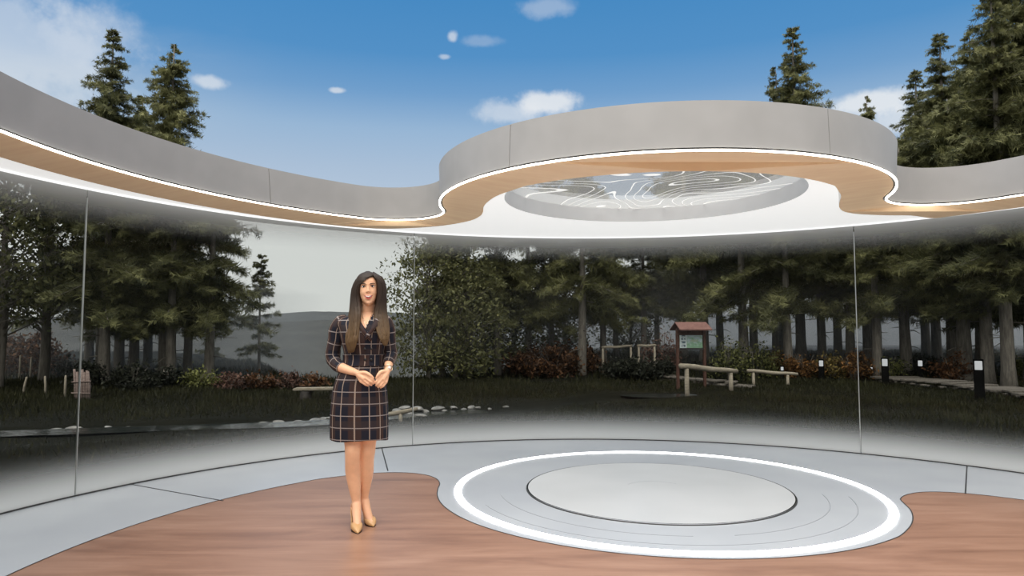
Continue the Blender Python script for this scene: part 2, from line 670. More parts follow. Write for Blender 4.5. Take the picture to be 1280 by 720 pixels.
struct(band('roof_edge', roof_out, Z_CEIL, roof_out, Z_TOP - 0.002, M_grey_metal))
struct(poly('roof_eave', [roof_out, ceil_out], [Z_CEIL] * 2, M_edge_white, flip=True))

# ---- skylight over the stage
M_curb = noisy('pale_grey_rim', (0.60, 0.61, 0.62), (0.66, 0.67, 0.68), 2, 0.45, 2)
sk = band('skylight_curb', hole, Z_CEIL - 0.002, hole, Z_TOP, M_curb)
struct(sk, 'grey rim of the round skylight')
m = bpy.data.materials.new('skylight_glass')
m.use_nodes = True
t = NT(m.node_tree)
tcn = t.n('ShaderNodeTexCoord')
trn = t.n('ShaderNodeBsdfTransparent')
trn.inputs[0].default_value = (0.86, 0.88, 0.88, 1)
gl = t.n('ShaderNodeBsdfGlossy')
gl.inputs['Roughness'].default_value = 0.02
fr = t.n('ShaderNodeFresnel')
fr.inputs[0].default_value = 1.35
mx = t.n('ShaderNodeMixShader')
t.l(t.math('MULTIPLY', fr.outputs[0], 0.5), mx.inputs[0])
t.l(trn.outputs[0], mx.inputs[1])
t.l(gl.outputs[0], mx.inputs[2])
# printed contour lines of a landscape
hgt = t.noise(t.mapping(tcn.outputs['Object'], (1, 1, 1), (0, 0, 0), (3.1, 1.7, 0)), 0.72, 1.2, 0.4, 0.35)
ph = t.math('MULTIPLY', hgt, 26.0)
tri = t.math('ABSOLUTE', t.math('SUBTRACT', t.math('FRACT', ph), 0.5))
line = t.smooth(tri, 0.035, 0.068, 1.0, 0.0)
wd = t.n('ShaderNodeBsdfTranslucent')
wd.inputs[0].default_value = (0.9, 0.9, 0.88, 1)
wd2 = t.n('ShaderNodeBsdfDiffuse')
wd2.inputs[0].default_value = (0.9, 0.9, 0.88, 1)
wm = t.n('ShaderNodeMixShader')
wm.inputs[0].default_value = 0.5
t.l(wd.outputs[0], wm.inputs[1])
t.l(wd2.outputs[0], wm.inputs[2])
mx2 = t.n('ShaderNodeMixShader')
t.l(t.math('ADD', t.math('MULTIPLY', line, 0.60), 0.22), mx2.inputs[0])
t.l(mx.outputs[0], mx2.inputs[1])
t.l(wm.outputs[0], mx2.inputs[2])
o = t.n('ShaderNodeOutputMaterial')
t.l(mx2.outputs[0], o.inputs[0])
M_sky_glass = m
M_clear = None
n = 160
sg = poly('window_5', [circle(SKY_C, SKY_R, n)], [2.815], M_sky_glass)
struct(sg, 'round skylight glass printed with white contour lines')

# ---- curved glass wall
m = bpy.data.materials.new('tinted_wall_glass')
m.use_nodes = True
t = NT(m.node_tree)
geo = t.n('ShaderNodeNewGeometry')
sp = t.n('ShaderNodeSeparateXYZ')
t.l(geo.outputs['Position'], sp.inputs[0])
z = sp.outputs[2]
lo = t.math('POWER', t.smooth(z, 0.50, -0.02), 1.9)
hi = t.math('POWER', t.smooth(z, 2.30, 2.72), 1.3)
glow_frost = t.math('ADD', t.math('MULTIPLY', lo, 0.95), t.math('MULTIPLY', hi, 0.52), clamp=True)  # LED glow at foot and top of the glass, put in as white frosting
trn = t.n('ShaderNodeBsdfTransparent')
trn.inputs[0].default_value = (0.72, 0.725, 0.712, 1)
gl = t.n('ShaderNodeBsdfGlossy')
gl.inputs['Roughness'].default_value = 0.08
gl.inputs[0].default_value = (1, 1, 1, 1)
m1 = t.n('ShaderNodeMixShader')
m1.inputs[0].default_value = 0.004
t.l(trn.outputs[0], m1.inputs[1])
t.l(gl.outputs[0], m1.inputs[2])
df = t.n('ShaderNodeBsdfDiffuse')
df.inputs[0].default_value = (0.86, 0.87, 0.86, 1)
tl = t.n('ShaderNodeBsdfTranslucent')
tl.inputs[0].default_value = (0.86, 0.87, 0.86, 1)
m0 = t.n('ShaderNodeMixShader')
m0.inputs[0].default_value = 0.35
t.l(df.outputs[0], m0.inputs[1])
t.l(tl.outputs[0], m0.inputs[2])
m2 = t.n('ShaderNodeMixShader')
t.l(t.math('MULTIPLY', glow_frost, 0.9), m2.inputs[0])
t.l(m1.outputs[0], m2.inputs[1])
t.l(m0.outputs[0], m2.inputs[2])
o = t.n('ShaderNodeOutputMaterial')
t.l(m2.outputs[0], o.inputs[0])
M_glass = m
stops = [199.0, 157.1, 115.25, 52.3, 10.3]
names = ['curved pane of tinted glass at the left end of the wall', 'curved tinted glass pane behind the woman', 'wide curved tinted glass pane behind the round stage', 'curved tinted glass pane in front of the boardwalk']
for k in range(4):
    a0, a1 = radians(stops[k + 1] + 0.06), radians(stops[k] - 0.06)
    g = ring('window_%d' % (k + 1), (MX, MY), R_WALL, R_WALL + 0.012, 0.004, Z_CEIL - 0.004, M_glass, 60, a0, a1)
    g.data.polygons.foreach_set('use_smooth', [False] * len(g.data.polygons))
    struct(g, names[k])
M_mull = pbr('steel_joint', (0.5, 0.51, 0.5), 0.28, 0.85)[0]
for k in range(1, 4):
    a = radians(stops[k])
    mb = MB()
    mb.box((0, 0, Z_CEIL / 2 - 0.03), (0.022, 0.007, Z_CEIL - 0.10), None, 0.002)
    o = mb.build('window_joint', M_mull, smooth=False)
    o.location = (MX + (R_WALL + 0.002) * cos(a), MY + (R_WALL + 0.002) * sin(a), 0)
    o.rotation_euler = (0, 0, a)
    struct(o, 'slim upright steel joint between two glass panes')
struct(ring('trim_3', (MX, MY), R_WALL - 0.012, R_WALL + 0.02, -0.004, 0.010, M_dark, 360), 'dark channel at the foot of the glass')
struct(ring('cove_light', (MX, MY), R_WALL - 0.03, R_WALL - 0.008, Z_CEIL - 0.014, Z_CEIL - 0.002, emitter('cove_glow', (1, 1, 1), 1.1), 360), 'thin white light line where the glass wall meets the ceiling')
# =================================================================== outside: ground, water, hills
CP, SPT = cos(0.0652), sin(0.0652)


def at(px, py, Y):
    """point seen at a photo pixel, at ground distance Y in front of the viewpoint"""
    x = (px - 640) / 850; y = (360 - py) / 850
    d = Vector((x, CP - y * SPT, SPT + y * CP))
    return Vector((0, 0, 1.4)) + d * (Y / d.y)


def sst(v, a, b):
    t = np.clip((np.asarray(v, float) - a) / (b - a), 0, 1)
    return t * t * (3 - 2 * t)


stream_pts = catmull([(-16, 9.5), (-12.0, 11.2), (-8.5, 12.2), (-6.0, 12.9), (-4.1, 13.4), (-2.35, 14.6), (-1.4, 15.2), (-0.35, 15.8), (1.6, 17.6), (3.0, 18.9), (4.1, 19.3), (4.9, 19.5)], 10)


def stream_d(x, y):
    d = np.full(np.shape(x), 99.0)
    for p in stream_pts:
        d = np.minimum(d, np.hypot(x - p[0], y - p[1]))
    return d


def ground_z(x, y):
    x = np.asarray(x, float); y = np.asarray(y, float)
    th = x / np.maximum(y, 1)
    z = -0.35 + 0.62 * sst(y, 23.5, 31) * sst(th, -0.02, 0.12)
    z = z + 0.10 * sst(y, 15.5, 21) * (1 - sst(th, -0.1, 0.05)) * sst(th, -0.9, -0.5)
    edge = np.interp(th, [-0.5, -0.40, -0.33, -0.16, 0.0, 0.1, 0.25], [60, 40, 23.5, 23.0, 31, 46, 60])
    z = z - 34 * sst(y - edge, 0, 70)
    z = z + 0.05 * np.sin(x * 1.3 + 0.7 * y) * np.sin(y * 0.9 - 0.4 * x) * sst(y, 10, 13)
    z = z - 0.12 * (1 - sst(stream_d(x, y), 0.3, 0.75))
    return z


gx = np.concatenate([np.linspace(-75, -26, 22), np.linspace(-25, 30, 300), np.linspace(31.5, 80, 22)])
gy = np.concatenate([np.linspace(-12, 8.5, 12), np.linspace(8.8, 33, 190), np.linspace(33.5, 130, 50), np.linspace(140, 420, 12)])
GX, GY = np.meshgrid(gx, gy)
GX = GX * np.where(GY > 120, 1 + (GY - 120) / 60, 1)
GZ = ground_z(GX, GY)
nx, ny = len(gx), len(gy)
idx = np.arange(nx * ny).reshape(ny, nx)
F = np.stack([idx[:-1, :-1], idx[:-1, 1:], idx[1:, 1:], idx[1:, :-1]], -1).reshape(-1, 4)
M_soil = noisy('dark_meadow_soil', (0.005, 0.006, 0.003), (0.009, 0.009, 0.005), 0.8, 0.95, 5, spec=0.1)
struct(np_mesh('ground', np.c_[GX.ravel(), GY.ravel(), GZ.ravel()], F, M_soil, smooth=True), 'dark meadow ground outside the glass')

# water of the stream and pool
wl = []
stream_w = stream_pts[:68]
for i, p in enumerate(stream_w):
    a, b_ = stream_w[max(i - 1, 0)], stream_w[min(i + 1, len(stream_w) - 1)]
    d = (b_ - a) / np.linalg.norm(b_ - a)
    nrm = np.array([-d[1], d[0]])
    wd_ = 0.40
    wl.append((p + nrm * wd_, p - nrm * wd_))
V = [(q[0], q[1], -0.372) for pr in wl for q in pr]
F = [(2 * i, 2 * i + 1, 2 * i + 3, 2 * i + 2) for i in range(len(wl) - 1)]
m, t, b = pbr('stream_water', (0.02, 0.025, 0.025), 0.06, spec=1.0)
tcn = t.n('ShaderNodeTexCoord')
bpn = t.n('ShaderNodeBump')
bpn.inputs['Strength'].default_value = 0.35
bpn.inputs['Distance'].default_value = 0.05
t.l(t.noise(tcn.outputs['Object'], 5, 3, 0.5), bpn.inputs['Height'])
t.l(bpn.outputs[0], b.inputs['Normal'])
struct(new_mesh('stream', V, F, m), 'narrow stream reflecting the sky across the meadow')
pc = np.array([4.15, 19.3])
rim = [(pc[0] + 1.05 * cos(a_) * (1 + .12 * sin(3 * a_)), pc[1] + 0.75 * sin(a_) * (1 + .1 * cos(2 * a_)), -0.372) for a_ in np.linspace(0, 2 * pi, 48, endpoint=False)]
struct(new_mesh('pool', rim, [tuple(range(48))], m), 'small dark pool in the meadow before the log rail')

# far hills, with the haze of distance put into their grey colour
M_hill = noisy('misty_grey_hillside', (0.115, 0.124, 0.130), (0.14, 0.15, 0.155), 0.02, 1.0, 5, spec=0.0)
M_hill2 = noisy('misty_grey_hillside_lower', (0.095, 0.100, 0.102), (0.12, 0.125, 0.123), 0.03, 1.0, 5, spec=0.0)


def hill(name, Y, prof, depth, mat, zb, label):
    xs = np.linspace(-1200, 2300, 320)
    rng = np.random.default_rng(int(Y))
    pts = [at(px, py, Y) for px, py in prof]
    zr = np.interp(xs * Y / 1000 * 0.95, [p.x for p in pts], [p.z for p in pts])
    wob = sum(rng.uniform(0.3, 1) * np.sin(xs / l * 6.28 + rng.uniform(0, 6)) * l * 0.0030 for l in (400, 170, 80, 37))
    zr = zr + wob * Y / 1000
    X = xs * Y / 1000 * 0.95
    rows = []
    for k, s in enumerate(np.linspace(0, 1, 14)):
        zz = zb + (zr - zb) * np.sin(s * pi / 2) ** 0.8
        zz = zz + (rng.normal(0, 1, len(xs)) * 0.4 if 0 < k < 13 else 0)
        rows.append(np.c_[X, np.full(len(xs), Y - depth * (1 - s)), zz])
    V = np.vstack(rows)
    n = len(xs)
    id_ = np.arange(len(V)).reshape(-1, n)
    F = np.stack([id_[:-1, :-1], id_[:-1, 1:], id_[1:, 1:], id_[1:, :-1]], -1).reshape(-1, 4)
    struct(np_mesh(name, V, F, mat, smooth=True), label)


hill('hills', 1300, [(-700, 400), (0, 397), (100, 398), (200, 394), (300, 396), (347, 396), (395, 391), (420, 391), (490, 390), (515, 393), (640, 396), (800, 391), (850, 391),
                     (945, 395), (1100, 396), (1210, 390), (1240, 382), (1262, 378), (1290, 377), (1700, 372)], 500, M_hill, -34, 'distant grey wooded hills along the horizon')
hill('hills', 800, [(-700, 408), (0, 404), (100, 405), (240, 403), (330, 404), (420, 401), (500, 402), (700, 406), (900, 403), (1200, 398), (1290, 394), (1700, 392)], 420, M_hill2, -36, 'lower misty hillside in front of the far hills')

# =================================================================== trees
M_bark = noisy('grey_brown_bark', (0.13, 0.12, 0.105), (0.25, 0.23, 0.20), 5, 0.9, 5, (3, 3, 0.5), bump=0.5, spec=0.15)
M_needle = foliage('conifer_needles', (0.042, 0.050, 0.022), (0.27, 0.27, 0.115))
M_loose = foliage('loose_leaves', (0.040, 0.050, 0.022), (0.24, 0.24, 0.10))


def conifer(seed, H, cb, rmax, nbr, ragged=0.35, trunk_r=0.25, droop=0.35, power=0.75):
    """trunk arrays and crown arrays of one spruce of height H with a bare trunk up to cb"""
    rng = np.random.default_rng(seed)
    # trunk
    mb = MB()
    zs = np.linspace(-0.4, H, 14)
    bend = rng.uniform(-0.012, 0.012, 2)
    cx = lambda z: bend[0] * z * (1 - z / H) * 2
    cy = lambda z: bend[1] * z * (1 - z / H) * 2
    rad = [trunk_r * (1 - max(z, 0) / H) ** 0.85 + 0.012 + (0.10 * trunk_r / 0.25 if z < 0.1 else 0) for z in zs]
    mb.tube([(cx(z), cy(z), z) for z in zs], rad, 12, wob=0.06, rng=random.Random(seed))
    for _ in range(int(7 * cb / 3)):
        z = rng.uniform(0.35 * cb, cb); a = rng.uniform(0, 2 * pi); l = rng.uniform(0.3, 1.0)
        mb.tube([(cx(z), cy(z), z), (cx(z) + cos(a) * l * .6, cy(z) + sin(a) * l * .6, z - .05), (cx(z) + cos(a) * l, cy(z) + sin(a) * l, z - rng.uniform(.05, .3))], [0.022, 0.014, 0.006], 5)
    V, T, TN = [], [], []
    segV = []
    zz = cb + (H - cb) * np.sort(np.r_[rng.uniform(0, 1, nbr), rng.uniform(0.55, 0.995, int(nbr * 0.55))])
    for z in zz:
        tt = (z - cb) / (H - cb)
        L = rmax * ((1 - tt) ** power) * rng.uniform(1 - 1.5 * ragged, 1 + ragged * 0.75) + 0.14
        if tt < 0.12:
            L *= rng.uniform(0.6, 1.0)
        a = rng.uniform(0, 2 * pi)
        up = 0.30 * tt + rng.uniform(-0.12, 0.12)
        ns = 8
        s = np.linspace(0, 1, ns)
        r = L * s
        hz = z + L * (up * s - droop * s ** 1.6 + 0.22 * droop * s ** 4 * 1.8)
        wob = np.cumsum(rng.normal(0, 0.03, ns)) * L * 0.4
        px = cx(z) + r * cos(a) - wob * sin(a)
        py = cy(z) + r * sin(a) + wob * cos(a)
        pts = np.c_[px, py, hz]
        if L > 0.5:
            mb.tube([tuple(p) for p in pts[::2]], [0.006 + 0.016 * L / 2 * (1 - q) for q in s[::2]], 4, cap=False)
        nt = max(8, int(L / 0.062)) * 2
        sv = rng.uniform(0.03, 1.0, nt)
        O = np.stack([np.interp(sv, s, pts[:, k]) for k in range(3)], 1)
        O[:, 2] += rng.normal(0, 0.035, nt) * min(L, 1.6)
        sgn = np.where(np.arange(nt) % 2 == 0, 1, -1)
        da = rng.uniform(0.5, 1.15, nt) * sgn
        dirs = np.c_[np.cos(a + da), np.sin(a + da), rng.normal(-0.34, 0.30, nt)]
        dirs /= np.linalg.norm(dirs, axis=1, keepdims=True)
        ln = (0.08 + 0.30 * min(L, 2.0) * (1 - 0.62 * sv)) * rng.uniform(0.45, 1.25, nt)
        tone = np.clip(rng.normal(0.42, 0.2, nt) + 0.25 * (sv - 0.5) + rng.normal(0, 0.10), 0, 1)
        segV.append((O, dirs, ln, tone))
    O = np.vstack([q[0] for q in segV]); D = np.vstack([q[1] for q in segV]); Ln = np.concatenate([q[2] for q in segV]); Tn = np.concatenate([q[3] for q in segV])
    K = 7
    N = len(O)
    rn = rng.normal(0, 1, (N, 3))
    side = np.cross(D, rn); side /= np.linalg.norm(side, axis=1, keepdims=True)
    vs, tn = [], []
    for k in range(K):
        s0 = (k + 0.1) / K
        for sg in (1, -1):
            base = O + D * (Ln * s0)[:, None]
            w = 0.016 + 0.065 * Ln
            ax = D * 0.75 + side * sg * 0.62 + rng.normal(0, 0.26, (N, 3))
            tip = base + ax * (Ln * (0.62 - 0.30 * s0) + 0.03)[:, None]
            mid = D * (w * 0.9)[:, None]
            vs.append(np.stack([base - mid * 0.3, base + mid * 0.9, tip], 1))
            tn.append(np.repeat(np.clip(Tn + rng.normal(0, 0.06, N), 0, 1)[:, None], 3, 1))
    V = np.concatenate(vs, 0).reshape(-1, 3)
    F = np.arange(len(V)).reshape(-1, 3)
    return mb, V, F, np.concatenate(tn, 0).reshape(-1)


def broadleaf(seed, H, cb, rx, nclump, leaf=0.07, trunk_r=0.16):
    """loose leafy crown around a forked trunk"""
    rng = np.random.default_rng(seed)
    mb = MB()
    zs = np.linspace(-0.4, H * 0.9, 10)
    mb.tube([(0.05 * sin(z), 0.04 * cos(1.3 * z), z) for z in zs], [trunk_r * (1 - max(z, 0) / H) + 0.015 for z in zs], 10)
    cl, tn = [], []
    for _ in range(nclump):
        z = rng.uniform(cb, H); tt = (z - cb) / (H - cb)
        R = rx * (0.55 + 0.9 * sin(pi * min(0.12 + tt * 0.88, 1))) * 0.72
        a = rng.uniform(0, 2 * pi); r = R * rng.uniform(0.25, 1) ** 0.6
        c = np.array([r * cos(a), r * sin(a), z])
        z0 = max(cb * 0.8, z - r * 0.7)
        mb.tube([(0, 0, z0), (c[0] * .5, c[1] * .5, z0 + (z - z0) * .65), tuple(c)], [0.03, 0.018, 0.006], 4, cap=False)
        m_ = rng.integers(35, 75)
        p = c + rng.normal(0, 1, (m_, 3)) * np.array([0.33, 0.33, 0.22]) * rng.uniform(0.6, 1.25)
        cl.append(p); tn.append(np.clip(rng.normal(0.45, 0.22, m_) + rng.normal(0, .12), 0, 1))
    P = np.vstack(cl); T = np.concatenate(tn)
    V, F, tone = leaves(rng, P, T, leaf)
    return mb, V, F, tone


def leaves(rng, P, T, size):
    n = len(P)
    u = rng.normal(0, 1, (n, 3)); u /= np.linalg.norm(u, axis=1, keepdims=True)
    v = np.cross(u, rng.normal(0, 1, (n, 3))); v /= np.linalg.norm(v, axis=1, keepdims=True)
    s = size * rng.uniform(0.6, 1.4, n)[:, None]
    V = np.stack([P - u * s, P - v * s * 0.5 + u * s * 0.1, P + u * s * 1.1, P + v * s * 0.5 + u * s * 0.1], 1).reshape(-1, 3)
    F = np.arange(4 * n).reshape(-1, 4)
    return V, F, np.repeat(T, 4)


archetypes = {}


def make_archetype(key, name, arrays, mat):
    mb, V, F, tn = arrays
    root = empty(name)
    tr = mb.build('trunk', M_bark, root)
    cr_ = np_mesh('crown', V, F, mat, root, col=tn)
    archetypes[key] = [root, False]


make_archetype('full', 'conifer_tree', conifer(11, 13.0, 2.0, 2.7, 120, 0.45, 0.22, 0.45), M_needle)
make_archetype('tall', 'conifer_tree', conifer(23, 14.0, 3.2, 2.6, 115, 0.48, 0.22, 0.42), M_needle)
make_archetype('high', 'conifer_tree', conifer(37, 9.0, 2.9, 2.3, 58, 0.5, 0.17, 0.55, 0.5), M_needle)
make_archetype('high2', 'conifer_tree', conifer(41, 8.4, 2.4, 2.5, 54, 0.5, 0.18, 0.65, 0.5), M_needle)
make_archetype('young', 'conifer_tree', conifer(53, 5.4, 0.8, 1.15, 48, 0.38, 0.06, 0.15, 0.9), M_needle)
make_archetype('leafy', 'leafy_tree', broadleaf(61, 8.5, 1.9, 2.3, 105, 0.085), M_loose)
make_archetype('shrub', 'leafy_tree', broadleaf(67, 4.0, 0.35, 1.5, 95, 0.06, 0.08), M_loose)
arche_h = {'shrub': 4.0, 'full': 13.0, 'tall': 14.0, 'high': 9.0, 'high2': 8.4, 'young': 5.4, 'leafy': 8.5}


def tree(key, px, top, Y, rz, label, wide=1.0, group=None, lean=0.0, cat='tree'):
    p = at(px, 415, Y)
    gz = float(ground_z(p.x, p.y))
    topz = at(px, top, Y).z
    root, used = archetypes[key]
    o = root if not used else copy_tree(root)
    archetypes[key][1] = True
    s = (topz - gz) / arche_h[key]
    o.location = (p.x, p.y, gz)
    o.rotation_euler = (0, lean, rz)
    o.scale = (s * wide, s * wide, s)
    tag(o, label, cat, group)
    return o


# ---- left cluster
tree('tall', 127, 38, 24.5, 0.4, 'tall conifer whose ragged top shows second from the left end above the roof edge', 0.92)['label'] = 'tall conifer with the leftmost pointed top above the grey roof edge'
tree('full', 206, 55, 23.0, 1.9, 'tall conifer with a full pointed top right of the leftmost top above the roof', 0.95)
tree('full', 168, 120, 26.5, 3.3, 'conifer with a small tip showing between the two tall tops on the left', 1.0)
tree('high2', 262, 205, 22.5, 0.8, 'bushy conifer at the right edge of the dark left clump of trees', 1.05)
tree('high', 215, 200, 21.8, 2.6, 'stout dark conifer in the middle of the left clump behind the bare trunks', 1.15)
tree('high2', 132, 190, 21.5, 4.2, 'dark conifer just right of the leftmost steel glass joint', 1.1)
tree('leafy', 56, 150, 23.0, 0.3, 'loose leafy tree with sky showing through, left of the leftmost glass joint', 0.95)
tree('leafy', 2, 140, 21.0, 2.2, 'loose leafy tree cut by the left edge of the view', 0.95)
tree('leafy', -45, 120, 20.0, 4.2, 'loose leafy tree of which only outer twigs reach into view at the left edge', 1.0)
tree('young', 325, 319, 29.0, 0.5, 'slim young conifer standing alone against the pale sky left of the woman', 1.0)
tree('young', 266, 360, 32.0, 2.5, 'thin sapling behind the right edge of the left tree clump', 0.8)

for px, tp, Y, rz, k, lb in ((112, 180, 28.5, .3, 'high', 'farther bare trunked conifer behind the hedge bush by the bundle of stakes'), (150, 185, 27.5, 1.7, 'high2', 'farther bare trunked conifer seen between the two leftmost dark hedge bushes'),
                         (186, 180, 29.0, 2.9, 'high', 'farther bare trunked conifer in the gap in the middle of the left clump'), (236, 215, 27.0, 4.4, 'high2', 'farther conifer at the right of the left clump above the yellow green bush')):
    tree(k, px, tp, Y, rz, lb, 1.0, 'trees of the left clump')
# ---- middle and right groves: (type, px, top py, Y, rz, wide, lean)
mid = [('high', 553, 262, 25, 0.2, 0.95, 0), ('high2', 585, 225, 26, 1.4, 1.0, 0), ('high', 622, 215, 27, 2.2, 1.05, 0), ('high2', 661, 228, 28, 3.3, 0.9, 0),
       ('high', 689, 214, 30, 4.0, 0.9, 0), ('high2', 727, 208, 26, 5.1, 1.0, 0), ('high', 754, 242, 28, 0.9, 1.0, 0), ('high2', 770, 255, 31, 2.0, 0.9, 0),
       ('high', 805, 248, 29, 3.1, 1.0, 0), ('high2', 821, 262, 33, 4.4, 0.9, 0), ('high', 855, 190, 31, 5.4, 1.0, 0), ('high2', 880, 185, 29, 0.6, 1.0, 0), ('high', 900, 178, 32, 1.2, 0.9, 0),
       ('high2', 930, 176, 27, 1.7, 1.0, 0), ('high', 942, 184, 30, 2.9, 1.0, 0)]
mid_labels = ['conifer at the left edge of the middle grove beside the second glass joint', 'bushy conifer second from the left edge of the middle grove', 'dense conifer behind the left end of the autumn bush',
              'conifer behind the middle of the big autumn bush', 'slim conifer behind the right part of the autumn bush', 'broad trunked conifer rising above the right end of the autumn bush',
              'conifer just left of the far pale rail barrier', 'thin conifer behind the left far rail', 'conifer behind the right far rail barrier', 'thin trunked conifer between the far rails and the information board',
              'conifer right behind the left post of the information board', 'conifer right behind the right post of the information board', 'thin conifer right of the roof of the information board',
              'thicker conifer behind the green bush right of the information board', 'conifer close beside the thick trunk right of the information board']
for (k, px, tp, Y, rz, wd_, ln), lb in zip(mid, mid_labels):
    tree(k, px, tp, Y, rz, lb, wd_, 'trees of the middle grove', ln)
for px, tp, Y, rz, wd_, lb in ((536, 305, 24.2, .4, 0.8, 'low leafy tree at the left edge of the middle grove by the second glass joint'), (571, 325, 24.6, 1.9, 1.1, 'low leafy tree under the conifers left of the autumn bush'),
                               (606, 330, 28.0, 3.1, 1.1, 'low leafy tree behind the left end of the autumn bush'), (643, 335, 30.0, 4.0, 1.1, 'low leafy tree behind the middle of the autumn bush'),
                               (706, 330, 31.5, 5.1, 1.0, 'low leafy tree in the mist above the autumn bush'), (788, 345, 32.0, 0.9, 1.0, 'low leafy tree in the mist behind the far rails')):
    tree('shrub', px, tp, Y, rz, lb, wd_, 'low trees of the middle grove')
right = [('high', 969, 200, 31, 0.3, 0.9, 0), ('tall', 1001, 34, 30, 1.1, 0.9, 0), ('full', 978, 84, 32, 3.1, 0.75, 0), ('high2', 985, 205, 26, 2.0, 1.0, 0), ('high', 1027, 180, 29, 2.8, 1.0, 0), ('high2', 1047, 190, 31, 3.6, 0.95, 0),
         ('high', 1062, 185, 27, 4.4, 1.05, 0), ('high2', 1084, 190, 28, 5.2, 1.0, -0.03), ('full', 1093, 120, 34, 0.7, 0.7, 0), ('high', 1096, 180, 25, 0.7, 1.05, 0), ('high2', 1132, 185, 26, 1.6, 1.1, 0), ('tall', 1157, 88, 31, 2.2, 0.95, 0),
         ('high', 1170, 150, 30, 2.4, 1.0, 0), ('tall', 1190, 42, 26, 3.0, 0.95, 0), ('full', 1226, 38, 27, 3.9, 0.95, -0.02), ('high2', 1204, 120, 24, 4.8, 1.1, -0.03), ('tall', 1232, 90, 23, 5.5, 1.2, 0),
         ('tall', 1258, -15, 22, 0.1, 0.95, 0), ('full', 1290, -60, 23, 1.3, 1.05, 0), ('tall', 1325, -40, 24, 2.1, 1.0, 0)]
right_labels = ['slim conifer left of the tall pointed top over the curved roof', 'tall conifer whose pointed top rises highest above the curved roof', 'conifer with a low ragged top just left of the highest top over the curved roof',
                'conifer with a wide trunk behind the yellow green bush', 'conifer behind the orange bush in the right grove', 'conifer between the orange bush and the third glass joint',
                'wide trunked conifer just left of the third glass joint', 'leaning conifer just right of the third glass joint', 'thin conifer tip in front of the white cloud right of the curved roof',
                'stout conifer behind the taller bollard where the boardwalk starts', 'conifer with a pale trunk behind the bollard in the middle of the boardwalk', 'conifer at the left edge of the tall clump above the right roof edge',
                'conifer behind the left end of the reddish bush', 'tall conifer with the left one of two close tops at the right', 'tall conifer with the right one of two close tops at the right',
                'leaning conifer behind the reddish bush near the boardwalk', 'conifer with the broadest trunk behind the boardwalk', 'very tall conifer with a pale trunk behind the bollard at the right edge',
                'very tall conifer cut by the right edge of the view', 'conifer of which only outer branches reach into view at the right edge']
for (k, px, tp, Y, rz, wd_, ln), lb in zip(right, right_labels):
    tree(k, px, tp, Y, rz, lb, wd_, 'trees of the right grove', ln)
# =================================================================== grass
def blades(rng, n, th_rng, y_rng, h_rng):
    y = np.sqrt(rng.uniform(0, 1, n)) * (y_rng[1] - y_rng[0]) + y_rng[0]
    x = rng.uniform(*th_rng, n) * y
    keep = (stream_d(x, y) > 0.55) & (np.hypot(x - MX, y - MY) > R_WALL + 0.45)
    x, y = x[keep], y[keep]
    n = len(x)
    z = ground_z(x, y)
    patch = 0.5 + 0.5 * np.sin(1.7 * x + 0.6 * y) * np.sin(1.1 * y - 0.5 * x + 1)
    h = rng.uniform(*h_rng, n) * (0.6 + 0.7 * patch) * np.clip((stream_d(x, y) - 0.45) / 1.8, 0.15, 1)
    a = rng.uniform(0, 2 * pi, n)
    w_ = rng.uniform(0.008, 0.016, n) * np.maximum(1, y / 11)
    lean = rng.normal(0, 0.35, (n, 2)) * h[:, None]
    b0 = np.c_[x - np.cos(a) * w_, y - np.sin(a) * w_, z - 0.02]
    b1 = np.c_[x + np.cos(a) * w_, y + np.sin(a) * w_, z - 0.02]
    tip = np.c_[x + lean[:, 0], y + lean[:, 1], z + h]
    V = np.stack([b0, b1, tip], 1).reshape(-1, 3)
    tone = np.clip(rng.normal(0.4, 0.2, n) + 0.25 * (patch - 0.5), 0, 1)
    return V, np.arange(3 * n).reshape(-1, 3), np.repeat(tone, 3)


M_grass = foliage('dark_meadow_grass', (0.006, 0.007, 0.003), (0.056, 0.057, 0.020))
rng = np.random.default_rng(5)
V1, F1, T1 = blades(rng, 110000, (-1.0, 1.0), (8.8, 24), (0.05, 0.16))
V2, F2, T2 = blades(rng, 40000, (-1.0, 1.0), (22, 38), (0.10, 0.30))
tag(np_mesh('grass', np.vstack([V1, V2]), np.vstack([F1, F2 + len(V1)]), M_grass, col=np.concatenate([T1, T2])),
    'short dark meadow grass growing outside the glass wall', 'grass', kind='stuff')

# =================================================================== bushes
LEAF = {'rust': foliage('rust_leaves', (0.022, 0.012, 0.008), (0.267, 0.132, 0.061)),
        'gold': foliage('gold_leaves', (0.030, 0.026, 0.010), (0.422, 0.318, 0.102)),
        'green': foliage('yellow_green_leaves', (0.020, 0.026, 0.010), (0.318, 0.332, 0.114)),
        'dark': foliage('dark_hedge_leaves', (0.008, 0.010, 0.008), (0.055, 0.061, 0.041)),
        'orange': foliage('orange_leaves', (0.030, 0.018, 0.009), (0.383, 0.192, 0.065)),
        'pink': foliage('dull_pink_leaves', (0.025, 0.016, 0.013), (0.294, 0.167, 0.128))}


def ground_hit(px, py):
    """where the line of sight through a photo pixel meets the ground"""
    lo_, prev = None, None
    for Y in np.arange(8.0, 70.0, 0.05):
        p = at(px, py, Y)
        if p.z <= float(ground_z(p.x, p.y)):
            return p
    return at(px, py, 30)


bush_n = 0


